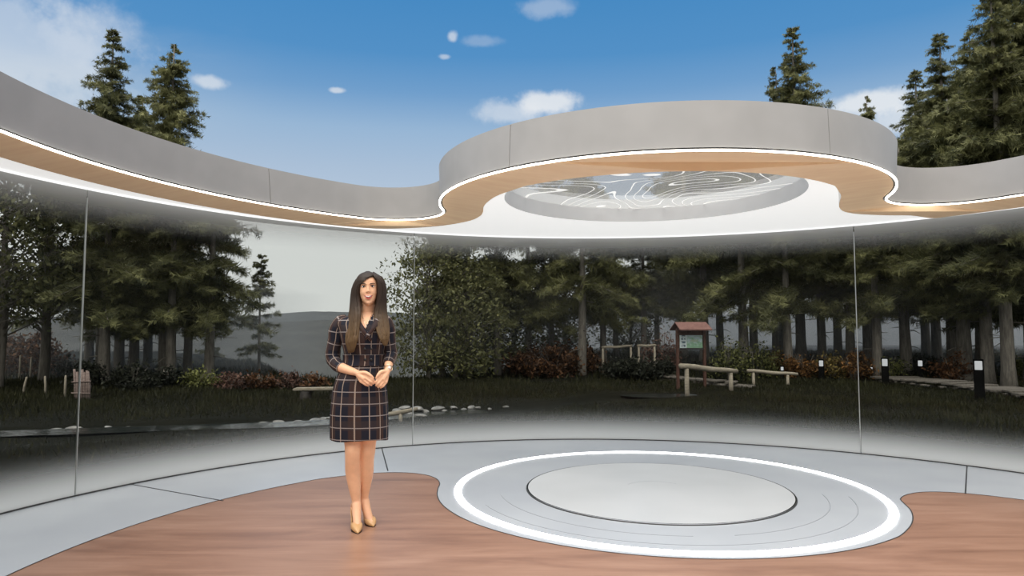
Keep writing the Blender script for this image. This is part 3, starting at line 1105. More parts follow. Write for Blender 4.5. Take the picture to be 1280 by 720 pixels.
def bush(px, base, half, top, col, label, Y=None, n=900, leaf=0.05, group=None):
    global bush_n
    bush_n += 1
    p = at(px, base, Y) if Y else ground_hit(px, base)
    Y = p.y
    gz = float(ground_z(p.x, p.y))
    topz = at(px, top, Y).z
    rx = half / 850 * Y
    H = max(topz - gz, 0.3)
    r = np.random.default_rng(900 + bush_n)
    nc = 16 + int(rx * 10)
    P = []
    for _ in range(nc):
        a = r.uniform(0, 2 * pi); q = r.uniform(0, 1) ** 0.5 * rx
        hz = H * r.uniform(0.15, 1.0) * (1 - 0.55 * (q / rx) ** 2)
        m_ = n // nc
        P.append(np.array([q * cos(a), q * sin(a) * 0.7, hz * 0.86]) + r.normal(0, 1, (m_, 3)) * np.array([0.16, 0.14, 0.12]) * (0.5 + 0.45 * H) * r.uniform(0.7, 1.3))
    P = np.vstack(P)
    P[:, 2] = np.maximum(P[:, 2], 0.02)
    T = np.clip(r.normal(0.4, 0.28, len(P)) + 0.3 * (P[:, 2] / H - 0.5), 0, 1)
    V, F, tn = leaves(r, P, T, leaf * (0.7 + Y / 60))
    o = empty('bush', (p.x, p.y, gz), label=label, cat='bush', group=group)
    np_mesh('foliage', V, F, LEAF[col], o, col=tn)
    mb = MB()
    for _ in range(7):
        a = r.uniform(0, 2 * pi); q = r.uniform(0.2, 0.8) * rx
        mb.tube([(0.05 * cos(a), 0.05 * sin(a), -0.1), (q * .5 * cos(a), q * .4 * sin(a), H * .4), (q * cos(a), q * .7 * sin(a), H * .75)], [0.02, 0.014, 0.005], 5)
    mb.build('stems', M_bark, o)
    return o


bush(692, 469, 54, 421, 'rust', 'big rust red bush in the meadow left of the boardwalk', n=6500, leaf=0.06)
bush(742, 465, 14, 438, 'rust', 'small rust bush at the right end of the big rust bush', n=700)
bush(652, 468, 18, 446, 'pink', 'low dull red bush at the left end of the big rust bush', n=800)
bush(911, 448, 22, 411, 'green', 'yellow green bush just right of the information board', n=1300, Y=24.5)
bush(944, 450, 20, 421, 'green', 'lower yellow green bush behind the second log rail', n=1000, Y=25.5)
bush(829, 446, 20, 402, 'pink', 'reddish sapling bush behind the left post of the information board', n=900, Y=27)
bush(968, 456, 18, 434, 'gold', 'yellow bush behind the end of the second log rail', Y=26.5)
bush(1004, 460, 24, 433, 'orange', 'orange brown bush in front of the right grove trunks', n=1300, Y=25.5)
bush(1040, 460, 20, 436, 'gold', 'golden bush behind the slim bollard left of the third glass joint', n=1100, Y=25.5)
bush(1068, 461, 20, 437, 'orange', 'rust orange bush at the third glass joint', n=1000, Y=25)
bush(1113, 458, 12, 437, 'green', 'small yellow green bush beside the bollard at the start of the boardwalk', n=600, Y=25)
bush(1190, 458, 28, 436, 'rust', 'reddish bush behind the boardwalk between two bollards', n=1300, Y=24)
bush(1150, 458, 26, 440, 'dark', 'dark low bush behind the bollard in the middle of the boardwalk', n=1200, Y=26)
bush(1275, 458, 16, 438, 'green', 'green bush behind the bollard at the right edge', n=700, Y=24)
bush(250, 486, 22, 461, 'green', 'yellow green bush at the foot of the left tree clump', n=1000)
bush(288, 486, 24, 465, 'pink', 'dull pink red bush right of the yellow green bush on the left', n=1100)
bush(328, 487, 18, 462, 'rust', 'brown bush under the lone young conifer', n=900)
bush(362, 487, 16, 464, 'pink', 'small reddish brown bush just left of the log bench', n=800)
bush(391, 486, 13, 467, 'rust', 'small brown bush behind the log bench', n=600)
bush(112, 485, 20, 447, 'dark', 'dark hedge bush behind the bundle of stakes', n=1500)
bush(166, 487, 24, 450, 'dark', 'dark hedge bush between the bare trunks on the left', n=1800)
bush(212, 487, 22, 453, 'dark', 'dark hedge bush right of the left bare trunks', n=1600)
bush(28, 452, 46, 398, 'rust', 'large reddish brown shrub behind the fence posts at the left edge', n=3200, Y=27, leaf=0.07)
bush(82, 466, 9, 442, 'dark', 'small dark shrub just left of the first glass joint', n=500, Y=26)

bush(798, 466, 42, 443, 'dark', 'dark low mound of undergrowth in front of the far rails', Y=25.0, n=6500, leaf=0.06)
# =================================================================== meadow furniture
M_wood_pale = noisy('weathered_pale_wood', (0.27, 0.235, 0.18), (0.42, 0.375, 0.30), 6, 0.85, 4, (1, 1, 6))
M_wood_grey = noisy('grey_board_wood', (0.10, 0.09, 0.078), (0.20, 0.18, 0.155), 5, 0.85, 4, (5, 1, 1))
M_black = pbr('black_bollard_metal', (0.003, 0.003, 0.003), 0.6, spec=0.08)[0]
M_lampglow = emitter('bollard_lamp_glow', (0.95, 0.97, 1.0), 0.95)
M_board_red = noisy('reddish_stained_wood', (0.085, 0.040, 0.030), (0.13, 0.065, 0.048), 7, 0.8, 3)
M_roof_red = noisy('faded_red_shingles', (0.19, 0.095, 0.08), (0.27, 0.14, 0.12), 9, 0.8, 3)


def bollard(px, py, top, width, label, Y=None):
    p = at(px, py, Y) if Y else ground_hit(px, py)
    gz = float(ground_z(p.x, p.y))
    H = at(px, top, p.y).z - gz
    wd_ = width / 850 * p.y
    o = empty('bollard_light', (p.x, p.y, gz), atan2(-p.x, p.y) , label=label, cat='bollard light', group='bollard lights along the boardwalk')
    h = wd_ / 2
    hl = min(0.26, H * 0.32)
    mb = MB(); mb.box((0, 0, (H - hl) / 2 - 0.10), (wd_, wd_, H - hl + 0.20 - 0.03), None, 0.008)
    mb.build('post', M_black, o, False)
    for sx in (-1, 1):
        for sy in (-1, 1):
            mb = MB(); mb.box((sx * (h - 0.012), sy * (h - 0.012), H - hl / 2 - 0.02), (0.024, 0.024, hl), None)
            mb.build('corner_bar', M_black, o, False)
    mb = MB(); mb.box((0, 0, H - hl / 2 - 0.03), (wd_ * 0.72, wd_ * 0.72, hl - 0.03), None, 0.01)
    mb.build('lamp', M_lampglow, o, False)
    mb = MB(); mb.box((0, 0, H - 0.02), (wd_ * 1.04, wd_ * 1.04, 0.045), None, 0.008)
    mb.build('cap', M_black, o, False)
    return o


bollard(1225, 500, 449, 11, 'tallest black bollard light in front of the boardwalk at the right')
bollard(1266, 485, 447.5, 9, 'black bollard light behind the boardwalk at the right edge')
bollard(1107, 482, 447, 8.2, 'black bollard light at the left start of the right boardwalk')
bollard(1151, 474.5, 449, 6.6, 'black bollard light behind the middle of the right boardwalk')
bollard(1027, 475, 449, 6.4, 'slim black bollard light in front of the golden bush')
bollard(1090, 471.5, 457.5, 4.8, 'short black bollard light just left of the boardwalk start')
bollard(978, 474, 457, 4.8, 'short black bollard light at the end of the second log rail')
bollard(942, 479, 466, 4.2, 'short black bollard light under the second log rail')


def log_rail(p0, p1, legs, Y0, Y1, label, r=0.07, cat='log rail', dip=0.0, group=None, name='log_rail'):
    """a round log on posts; p0,p1 pixel ends of the log; legs = list of (fraction, base pixel y)"""
    a, b_ = at(p0[0], p0[1], Y0), at(p1[0], p1[1], Y1)
    mid_ = (a + b_) / 2
    o = empty(name, (mid_.x, mid_.y, float(ground_z(mid_.x, mid_.y))), label=label, cat=cat, group=group)
    org = o.location.copy()
    mb = MB()
    pts = [a.lerp(b_, s) + Vector((0, 0, dip * sin(pi * s) + 0.012 * sin(9 * s))) - org for s in np.linspace(0, 1, 9)]
    mb.tube(pts, [r * (1 + 0.10 * sin(5 * s)) for s in np.linspace(0, 1, 9)], 12, wob=0.05, rng=random.Random(3))
    mb.build('rail', M_wood_pale, o)
    for f in legs:
        q = a.lerp(b_, f)
        g = float(ground_z(q.x, q.y))
        mb = MB()
        mb.tube([(q.x - org.x, q.y - org.y, q.z - r * 0.7 - org.z), (q.x - org.x + 0.01, q.y - org.y, g - 0.25 - org.z)], [r * 0.85, r * 0.95], 10, wob=0.05, rng=random.Random(4))
        mb.build('post', M_wood_pale, o)
    return o


log_rail((850, 457.5), (921, 464.5), (0.11, 0.885), 19.6, 20.6, 'nearer pale log rail on two posts in front of the information board', 0.075)
log_rail((934, 463.5), (997, 468), (0.12, 0.80), 22.5, 22.5, 'pale log rail continuing to the right of the nearer log rail', 0.055)
log_rail((752, 434.5), (790, 432.5), (0.04, 0.96), 26.2, 26.2, 'left one of two pale rail barriers in the misty grove', 0.05, 'rail barrier', group='far rail barriers')
log_rail((796, 432.5), (820, 432), (0.10, 0.92), 26.2, 26.2, 'right one of two pale rail barriers in the misty grove', 0.05, 'rail barrier', group='far rail barriers')

# information board
pL, pR = ground_hit(849, 486), ground_hit(884, 486)
Yb = pL.y
gz = float(ground_z((pL.x + pR.x) / 2, Yb))
cx_ = (pL.x + pR.x) / 2
ib = empty('information_board', (cx_, Yb, gz), radians(8), label='roofed reddish wooden information board with a map panel in the meadow', cat='information board')
W = (884 - 849) / 850 * Yb
zt = lambda py: at(866, py, Yb).z - gz
for sx in (-1, 1):
    mb = MB(); mb.box((sx * W / 2, 0, zt(410) / 2 - 0.1), (0.085, 0.085, zt(410) + 0.2), None, 0.008)
    mb.build('post', M_board_red, ib, False)
mb = MB()
mb.box((0, 0.02, (zt(413) + zt(435)) / 2), (W * 0.98, 0.04, zt(413) - zt(435)))
mb.build('backboard', M_board_red, ib, False)
# sloping roof with depth
rt, rb, ov = zt(402.5), zt(411.5), W * 0.60
V = [(-ov * .97, 0.0, rt), (ov * .97, 0.0, rt), (ov, -0.42, rb), (-ov, -0.42, rb), (ov, 0.42, rb), (-ov, 0.42, rb)]
Vb = [(x, y, z_ - 0.04) for x, y, z_ in V]
F = [(0, 3, 2, 1), (0, 1, 4, 5), (6, 7, 8, 9), (6, 11, 10, 7), (3, 9, 8, 2), (5, 4, 10, 11), (0, 5, 11, 6), (0, 6, 9, 3), (1, 7, 10, 4), (1, 2, 8, 7)]
new_mesh('roof', V + Vb, F, M_roof_red, ib, False)
mb = MB()
mb.box((0, -0.10, rb + 0.0), (W * 1.02, 0.06, 0.08))
mb.build('crossbeam', M_board_red, ib, False)
mb = MB(); mb.box((0, -0.06, zt(437) + 0.03), (W * 0.86, 0.05, 0.05))
mb.build('crossbeam', M_dark, ib, False)
m, t, b = pbr('map_panel_print', (0.6, 0.7, 0.68), 0.4)
tcn = t.n('ShaderNodeTexCoord')
sp = t.n('ShaderNodeSeparateXYZ')
t.l(tcn.outputs['UV'], sp.inputs[0])
u_, v_ = sp.outputs[0], sp.outputs[1]
nz = t.noise(tcn.outputs['UV'], 6, 3, 0.5)
land = t.ramp(t.math('ADD', nz, t.math('MULTIPLY', t.math('SUBTRACT', 0.6, v_), 0.35)), [(0.42, (0.62, 0.78, 0.82)), (0.58, (0.36, 0.60, 0.42)), (0.78, (0.28, 0.50, 0.32))])
patch = t.smooth(t.math('ADD', t.math('POWER', t.math('MULTIPLY', t.math('SUBTRACT', u_, 0.63), 5), 2), t.math('POWER', t.math('MULTIPLY', t.math('SUBTRACT', v_, 0.56), 9), 2)), 0.6, 1.1, 0.8, 0.0)
land = t.mix(patch, land, (0.55, 0.66, 0.50))
blk = t.math('MULTIPLY', t.math('MULTIPLY', t.math('GREATER_THAN', u_, 0.06), t.math('LESS_THAN', u_, 0.24)), t.math('GREATER_THAN', t.math('FRACT', t.math('MULTIPLY', v_, 3.7)), 0.32))
blk = t.math('MULTIPLY', blk, t.math('GREATER_THAN', t.noise(tcn.outputs['UV'], 9, 1, 0.5), 0.42))
colm = t.mix(t.math('GREATER_THAN', u_, 0.30), t.mix(blk, (0.78, 0.90, 0.92), (0.12, 0.18, 0.23)), land)
t.l(colm, b.inputs['Base Color'])
x0, x1, z0, z1 = -W * 0.42, W * 0.42, zt(435), zt(419)
V = [(x0, -0.035, z0), (x1, -0.035, z0), (x1, -0.035, z1), (x0, -0.035, z1), (x0, 0.0, z0), (x1, 0.0, z0), (x1, 0.0, z1), (x0, 0.0, z1)]
UV = [(0, 0), (1, 0), (1, 1), (0, 1)] * 2
F = [(0, 1, 2, 3), (5, 4, 7, 6), (0, 4, 5, 1), (3, 2, 6, 7), (1, 5, 6, 2), (0, 3, 7, 4)]
tag(new_mesh('map_panel', V, F, m, ib, False, UV), 'pale blue and green printed map panel')


# boardwalks: rough planks laid across
def boardwalk(path, wdt, pl, label, seed, gap=0.3):
    rng_ = random.Random(seed)
    pts = catmull(path, 30)
    mid_ = pts[len(pts) // 2]
    o = empty('boardwalk', (mid_[0], mid_[1], float(ground_z(*mid_))), label=label, cat='boardwalk')
    org = Vector(o.location)
    mb, bb = MB(), MB()
    L = np.r_[0, np.cumsum(np.linalg.norm(np.diff(pts, axis=0), axis=1))]
    s = 0
    while s < L[-1] - pl:
        i = int(np.searchsorted(L, s)); i = min(max(i, 1), len(pts) - 1)
        f = (s - L[i - 1]) / max(L[i] - L[i - 1], 1e-6)
        p = pts[i - 1] + (pts[i] - pts[i - 1]) * f
        d = pts[i] - pts[i - 1]
        a = atan2(d[1], d[0]) + rng_.uniform(-0.08, 0.08)
        w_ = pl * rng_.uniform(0.75, 1.0)
        z_ = float(ground_z(p[0], p[1]))
        mb.box((p[0] - org.x + rng_.uniform(-.05, .05), p[1] - org.y, z_ - org.z + 0.17 + rng_.uniform(-.012, .012)), (w_ * (1 - gap * 0.5), wdt * rng_.uniform(0.88, 1.08), 0.05), Matrix.Rotation(a, 3, 'Z'), 0.006)
        s += pl
    mb.build('planks', M_wood_grey, o, False)
    for off in (-wdt * 0.34, wdt * 0.34):
        t_ = np.gradient(pts, axis=0); t_ /= np.linalg.norm(t_, axis=1, keepdims=True)
        q = pts + np.c_[-t_[:, 1], t_[:, 0]] * off
        bb = MB()
        bb.tube([(x - org.x, y - org.y, float(ground_z(x, y)) - org.z + 0.06) for x, y in q[::6]], 0.05, 6)
        bb.build('bearer', M_wood_grey, o)
    return o


gp = lambda px, py: tuple(ground_hit(px, py))[:2]
boardwalk([gp(1118, 478), gp(1170, 483), gp(1230, 490), gp(1285, 497), gp(1360, 510)], 1.55, 0.46, 'grey plank boardwalk crossing the meadow between the bollard lights', 5, 0.4)
boardwalk([gp(752, 464.5), gp(800, 470), gp(840, 476.5), gp(890, 482), gp(942, 486)], 0.62, 0.46, 'narrow weathered plank path leading to the log rail', 8)

# fence stakes at the left
stakes = [(25, 464, 444, 'back'), (38, 466, 446, 'back'), (50, 467, 447, 'back'), (61, 468, 448, 'back'), (28, 493, 471, 'front'), (57, 494, 470, 'front'), (81, 497, 469, 'front')]
stake_l = ['first stake from the left in the farther row of pale fence stakes', 'second stake from the left in the farther row of pale fence stakes', 'third stake from the left in the farther row of pale fence stakes',
           'fourth stake from the left in the farther row of pale fence stakes', 'leaning stake at the left of the nearer row of pale fence stakes', 'middle stake of the nearer row of pale fence stakes', 'stake of the nearer row beside the bundle of stakes']
for (px, by, ty, row), lb in zip(stakes, stake_l):
    p = ground_hit(px, by) if row == 'front' else at(px, by, 24.5)
    g = float(ground_z(p.x, p.y))
    H = at(px, ty, p.y).z - g
    mb = MB()
    ln_ = 0.10 if px == 28 else random.Random(px).uniform(-0.04, 0.04)
    mb.tube([(0, 0, -0.25), (ln_ * 0.5, 0, H * 0.5), (ln_, 0, H * 0.97), (ln_ + 0.005, 0, H)], [0.033, 0.030, 0.026, 0.012], 8, wob=0.08, rng=random.Random(px))
    o = mb.build('fence_stake', M_wood_pale, smooth=True)
    o.location = (p.x, p.y, g)
    tag(o, lb, 'fence stake', 'pale fence stakes in the left field')
# bundle of stakes (hurdle)
p = ground_hit(102, 499)
g = float(ground_z(p.x, p.y))
M_hurdle = noisy('pinkish_split_wood', (0.20, 0.15, 0.135), (0.34, 0.265, 0.24), 8, 0.85, 3, (1, 1, 5))
hb = empty('stake_bundle', (p.x, p.y, g), label='upright bundle of pinkish split stakes standing by the first glass joint', cat='stake bundle')
rr = random.Random(2)
for k in range(7):
    x = (k - 3) * 0.062
    mb = MB()
    h_ = at(102, 463, p.y).z - g + rr.uniform(-.06, .04)
    mb.tube([(x + 0.02, rr.uniform(-.03, .03), -0.2), (x, 0, h_ * .5), (x + rr.uniform(-.03, .02), rr.uniform(-.03, .03), h_)], [0.034, 0.036, 0.028], 8, wob=0.08, rng=rr)
    mb.build('stake', M_hurdle, hb)
mb = MB()
mb.tube([(-0.25, -0.045, 0.45), (0.25, -0.045, 0.47)], 0.018, 6)
mb.build('binding', M_hurdle, hb)
mb = MB(); mb.tube([(-0.25, -0.045, 0.16), (0.25, -0.045, 0.15)], 0.018, 6)
mb.build('binding', M_hurdle, hb)

# log bench behind the woman
p = ground_hit(381, 500)
g = float(ground_z(p.x, p.y))
hb_ = at(395, 483.5, p.y).z - g
bn = empty('log_bench', (p.x, p.y, g), label='low log bench with a flat pale seat on a dark stump, left of the woman', cat='bench')
mb = MB()
x0, x1 = (368 - 381) / 850 * p.y, (428 - 381) / 850 * p.y
mb.box(((x0 + x1) / 2, 0, hb_ - 0.05), (x1 - x0, 0.34, 0.07), Matrix.Rotation(radians(-1), 3, 'Y'), 0.02)
mb.build('seat', M_wood_pale, bn, False)
for k, x in enumerate((0.02, x1 - 0.18)):
    mb = MB()
    mb.tube([(x, 0, -0.2), (x, 0, hb_ * 0.5), (x + 0.01, 0, hb_ - 0.08)], [0.17, 0.14, 0.15], 14, wob=0.07, rng=random.Random(k))
    mb.build('stump', noisy('dark_stump', (0.05, 0.045, 0.042), (0.11, 0.10, 0.095), 8, 0.9), bn)

# =================================================================== pale rocks along the stream
M_rock = noisy('pale_wet_rock', (0.16, 0.155, 0.145), (0.46, 0.45, 0.43), 3.5, 0.45, 5, bump=0.6, spec=0.6)


def rock(x, y, rx, ry, rz, seed, label, g=None):
    bm = bmesh.new()
    bmesh.ops.create_icosphere(bm, subdivisions=3, radius=1)
    r = np.random.default_rng(seed)
    dirs = r.normal(0, 1, (9, 3)); dirs /= np.linalg.norm(dirs, axis=1, keepdims=True)
    cut = r.uniform(0.62, 0.95, 9)
    for v in bm.verts:
        c_ = np.array(v.co)
        k = 1.0
        for d, q in zip(dirs, cut):
            s = c_ @ d
            if s > q:
                c_ = c_ - d * (s - q)
        v.co = Vector((c_[0] * rx, c_[1] * ry, c_[2] * rz))
    me = bpy.data.meshes.new('rock')
    bm.to_mesh(me); bm.free()
    me.materials.append(M_rock)
    o = bpy.data.objects.new('rock', me)
    C.objects.link(o)
    o.location = (x, y, float(ground_z(x, y)) + rz * 0.45)
    o.rotation_euler = (0, 0, r.uniform(0, 6))
    tag(o, label, 'rock', g)
    return o


rk = [(489, 521, .16), (497, 516, .20), (506, 511, .16), (512, 519, .18), (521, 513, .20), (526, 521, .14), (531, 515, .12), (548, 513, .20), (556, 516, .14), (567, 511, .15), (580, 514, .15), (590, 512, .18), (597, 511, .10), (612, 512, .09), (632, 510, .10),
      (404, 526, .15), (394, 529, .20), (411, 524, .10), (372, 530, .16), (348, 529, .12), (330, 531, .14), (92, 537, .16), (70, 540, .10), (135, 536, .11), (160, 535, .08)]
for k, (px, py, s) in enumerate(rk):
    p = ground_hit(px, py)
    if px > 480:
        lb, g_ = 'pale wet stone lying along the stream right of the woman', 'stones by the stream right of the woman'
    elif px > 300:
        lb, g_ = 'pale wet stone lying along the stream left of the woman', 'stones by the stream left of the woman'
    else:
        lb, g_ = 'pale wet stone at the stream near the first glass joint', 'stones by the stream at the left'
    rock(p.x, p.y, s * 1.0, s * 0.55, s * 0.30, 40 + k, lb, g_)
# broken log at the stream beside the woman
p = ground_hit(499, 527)
g = float(ground_z(p.x, p.y))
mb = MB()
mb.tube([(-0.30, 0, 0.12), (0.0, 0, 0.17), (0.36, 0.05, 0.24)], [0.045, 0.05, 0.035], 10, wob=0.08, rng=random.Random(9))
dl = mb.build('fallen_branch', M_wood_pale)
mb = MB()
dl.location = (p.x, p.y, g)
tag(dl, 'pale broken branch propped over the stream stones beside the woman', 'branch')
mb.tube([(0.02, 0, 0.16), (0.04, 0.0, -0.12)], [0.04, 0.035], 8, wob=0.08, rng=random.Random(10))
o = mb.build('stub', M_wood_pale, dl)
# =================================================================== the woman
PX0, PY0 = 450, 5.0
root_w = at(PX0, 415.5, PY0)
ROOT = Vector((root_w.x, PY0, 0))


def P(px, py, yl=0.0):
    """point of the figure from its place in view and its depth relative to the feet (negative = nearer)"""
    return at(px, py, PY0 + yl) - ROOT


woman = empty('person', ROOT, label='smiling woman with long brown hair, dark plaid wrap dress and tan heels', cat='person')


def skin_mat(name, col, rough=0.5):
    m, t, b = pbr(name, col, rough, spec=0.35)
    tcn = t.n('ShaderNodeTexCoord')
    nz = t.noise(tcn.outputs['Object'], 18, 3, 0.5)
    dk = tuple(c * 0.9 for c in col)
    t.l(t.ramp(nz, [(0.3, dk), (0.7, col)]), b.inputs['Base Color'])
    b.inputs['Subsurface Weight'].default_value = 0.08
    b.inputs['Subsurface Radius'].default_value = (0.02, 0.008, 0.004)
    return m


M_skin = skin_mat('warm_skin', (0.82, 0.47, 0.29))
M_hair, t, b = pbr('brown_hair', (0.05, 0.035, 0.025), 0.5, spec=0.22)
geo = t.n('ShaderNodeTexCoord')
spn = t.n('ShaderNodeSeparateXYZ')
t.l(geo.outputs['Object'], spn.inputs[0])
v = t.mapping(geo.outputs['Object'], (110, 110, 5))
nz = t.noise(v, 1.0, 3, 0.6)
endf = t.smooth(spn.outputs[2], 1.66, 1.36)
hc = t.mix(endf, (0.044, 0.031, 0.025), (0.150, 0.088, 0.038))
t.l(t.mix(t.math('MULTIPLY', nz, 0.75), hc, (0.026, 0.018, 0.013)), b.inputs['Base Color'])
M_shoe = pbr('tan_shoe_leather', (0.56, 0.33, 0.15), 0.35)[0]
M_sole = pbr('dark_shoe_sole', (0.05, 0.03, 0.02), 0.5)[0]


def plaid(name):
    m, t, b = pbr(name, (0.02, 0.02, 0.03), 0.8, spec=0.2)
    uv = t.n('ShaderNodeUVMap')
    sp = t.n('ShaderNodeSeparateXYZ')
    t.l(uv.outputs[0], sp.inputs[0])
    u, v = sp.outputs[0], sp.outputs[1]
    def cells(x, period, width, off=0.0):
        f = t.math('FRACT', t.math('ADD', t.math('DIVIDE', x, period), off))
        d = t.math('ABSOLUTE', t.math('SUBTRACT', f, 0.5))
        return t.smooth(d, width, width * 1.35, 1.0, 0.0)
    bandu = cells(u, 0.138, 0.17, 0.25)
    bandv = cells(v, 0.170, 0.17, 0.15)
    base = t.mix(t.math('MULTIPLY', bandu, 0.75), (0.012, 0.013, 0.022), (0.050, 0.026, 0.020))
    base = t.mix(t.math('MULTIPLY', bandv, 0.6), base, (0.040, 0.028, 0.028))
    lu = cells(u, 0.069, 0.036)
    lv = cells(v, 0.085, 0.031)
    tw = t.math('FRACT', t.math('MULTIPLY', t.math('ADD', u, v), 110.0))
    tw = t.math('ADD', t.math('MULTIPLY', t.math('GREATER_THAN', tw, 0.35), 0.25), 0.65)
    c = t.mix(t.math('MULTIPLY', lu, tw), base, (0.34, 0.26, 0.21))
    c = t.mix(t.math('MULTIPLY', lv, tw), c, (0.30, 0.26, 0.25))
    t.l(c, b.inputs['Base Color'])
    return m


M_plaid = plaid('dark_plaid_wool')


def loft(rings, closed_top=False, closed_bottom=False):
    """rings: list of equal-length point lists; returns verts, faces"""
    n = len(rings[0])
    V = [tuple(p) for r in rings for p in r]
    F = []
    for i in range(len(rings) - 1):
        for k in range(n):
            a, b_ = i * n + k, i * n + (k + 1) % n
            F.append((a, b_, b_ + n, a + n))
    if closed_bottom:
        F.append(tuple(reversed(range(n))))
    if closed_top:
        F.append(tuple((len(rings) - 1) * n + k for k in range(n)))
    return V, F


def sring(cx, cy, z, a, bf, bb, n=64, e=2.3):
    """superellipse ring, front half depth bf (towards -y), back bb"""
    out = []
    for k in range(n):
        th = 2 * pi * k / n - pi / 2          # starts at the front
        c_, s_ = cos(th), sin(th)
        x = a * math.copysign(abs(c_) ** (2 / e), c_)
        y = (bb if s_ > 0 else bf) * math.copysign(abs(s_) ** (2 / e), s_)
        out.append((cx + x, cy + y, z))
    return out


# ---- torso / dress profile: (photo row, left, right, front depth, back depth)
prof = [(548.5, 413.0, 485.0, .135, .13), (535, 413, 485.2, .140, .135), (515, 413.6, 485, .147, .14), (495, 416, 484, .152, .145), (480, 418.5, 482.5, .150, .14), (466, 424, 481.5, .138, .12),
        (456, 429, 480.5, .124, .10), (448, 431, 480, .118, .09), (438, 430, 481, .130, .09), (425, 427, 483.5, .152, .095), (412, 423.5, 486.5, .146, .10), (404, 420.5, 488, .122, .10),
        (398.5, 424, 486, .098, .095), (395, 434, 481, .075, .088), (392, 445, 472, .058, .08)]
rows = catmull([np.array(p) for p in prof], 6)


def dress_ring(r, grow=0.0, n=96):
    l, rr = P(r[1], r[0]), P(r[2], r[0])
    return sring((l.x + rr.x) / 2, 0.0, l.z, (rr.x - l.x) / 2 + grow, r[3] + grow, r[4] + grow, n)


N = 96
rings = [dress_ring(r) for r in rows]
V, F = loft(rings)
# folds in the skirt
V = [list(p) for p in V]
UV = []
for i, r in enumerate(rows):
    fold = float(sst(r[0], 470, 545))
    hw = (P(r[2], r[0]).x - P(r[1], r[0]).x) / 2
    for k in range(N):
        q = V[i * N + k]
        a = 2 * pi * k / N
        f = 1 + fold * 0.022 * sin(9 * a + 0.8) + fold * 0.012 * sin(17 * a)
        q[0] = (q[0] - 0.0) * 1.0
        q[1] *= f
        if r[0] > 540:
            q[2] += 0.006 * sin(3 * a)
        aa = a if a <= pi else a - 2 * pi
        UV.append((aa * 0.150 * (0.88 + 0.12 * hw / 0.2) + 0.036, q[2]))
keep = []
for f in F:
    c_ = sum((Vector(V[i]) for i in f), Vector()) / len(f)
    ks = [i % N for i in f]
    xm = c_.x
    row = rows[f[0] // N][0]
    if row < 417 and c_.y < 0.0:
        xc, wv = P(459.2, row).x, (417 - row) / 23.0 * 0.052
        if abs(xm - xc) < wv:
            continue
    if max(ks) - min(ks) > N / 2 and False:
        continue
    keep.append(f)
# close seam of the pattern at the back
dress = new_mesh('dress', V, keep, M_plaid, woman, True, UV)
sm = dress.modifiers.new('cloth thickness', 'SOLIDIFY'); sm.thickness = 0.006; sm.offset = -1

# sleeves
def tube_uv(name, pts, rad, mat, parent, n=28, sub=7, uoff=0.0, cap=True, ell=1.0, wr=0.0):
    ptsr = catmull([np.r_[np.array(p), r] for p, r in zip(pts, rad)], sub)
    V, UV = [], []
    prev = None
    Ls = 0
    for i in range(len(ptsr)):
        p = Vector(ptsr[i][:3])
        t_ = (Vector(ptsr[min(i + 1, len(ptsr) - 1)][:3]) - Vector(ptsr[max(i - 1, 0)][:3])).normalized()
        if prev is None:
            u = t_.cross(Vector((0, -1, 0))).normalized()
        else:
            u = (prev - t_ * prev.dot(t_)).normalized()
        prev = u
        b_ = t_.cross(u)
        if i:
            Ls += (Vector(ptsr[i][:3]) - Vector(ptsr[i - 1][:3])).length
        for k in range(n):
            th = 2 * pi * k / n
            r = ptsr[i][3] * (1 + wr * sin(Ls * 60) * sin(th * 2 + Ls * 20))
            V.append(p + u * (r * cos(th)) + b_ * (r * ell * sin(th)))
            aa = th if th <= pi else 2 * pi - th
            UV.append((aa * 0.058 + uoff, Ls))
    rings = [V[i * n:(i + 1) * n] for i in range(len(ptsr))]
    VV, F = loft(rings, cap, False)
    if cap:
        F = F[:-1]
    return new_mesh(name, VV, F, mat, parent, True, UV)


for nm, pts, rad in (('l', [P(434, 399, .0), P(427, 402, -.005), P(421.5, 411, -.005), P(419.5, 424, .0), P(416.5, 438, .01), P(416.5, 448, .005), P(421, 456, -.045), P(427, 460.2, -.085)],
                      [.036, .050, .056, .054, .053, .052, .046, .041]),
                     ('r', [P(475, 399, .0), P(481.5, 402, -.005), P(485, 411, .0), P(486, 424, .01), P(487.5, 436, .02), P(488.3, 444, .01), P(486.8, 450, -.04), P(485.3, 455.5, -.085)],
                      [.036, .048, .051, .049, .048, .048, .043, .039])):
    sl = tube_uv('sleeve', pts, rad, M_plaid, woman, wr=0.035)
    sm = sl.modifiers.new('cloth thickness', 'SOLIDIFY'); sm.thickness = 0.004; sm.offset = -1

# waistband
rw = catmull([np.array(p) for p in prof], 24)
band_rows = [r for r in rw if 441.5 <= r[0] <= 457][::3]
rings = [dress_ring(r, 0.006) for r in band_rows]
Vb, Fb = loft(rings)
UVb = []
for i, r in enumerate(band_rows):
    for k in range(N):
        a = 2 * pi * k / N
        aa = a if a <= pi else a - 2 * pi
        zz = [0.0425, 0.052][0] if i in (0, 1, len(band_rows) - 1) else 0.06 + 0.002 * i
        UVb.append((aa * 0.145 + 0.01, 0.0425 if i in (0, len(band_rows) - 1) else 0.0))
wb = new_mesh('waistband', Vb, Fb, M_plaid, woman, True, UVb)
sm = wb.modifiers.new('cloth thickness', 'SOLIDIFY'); sm.thickness = 0.004; sm.offset = 1


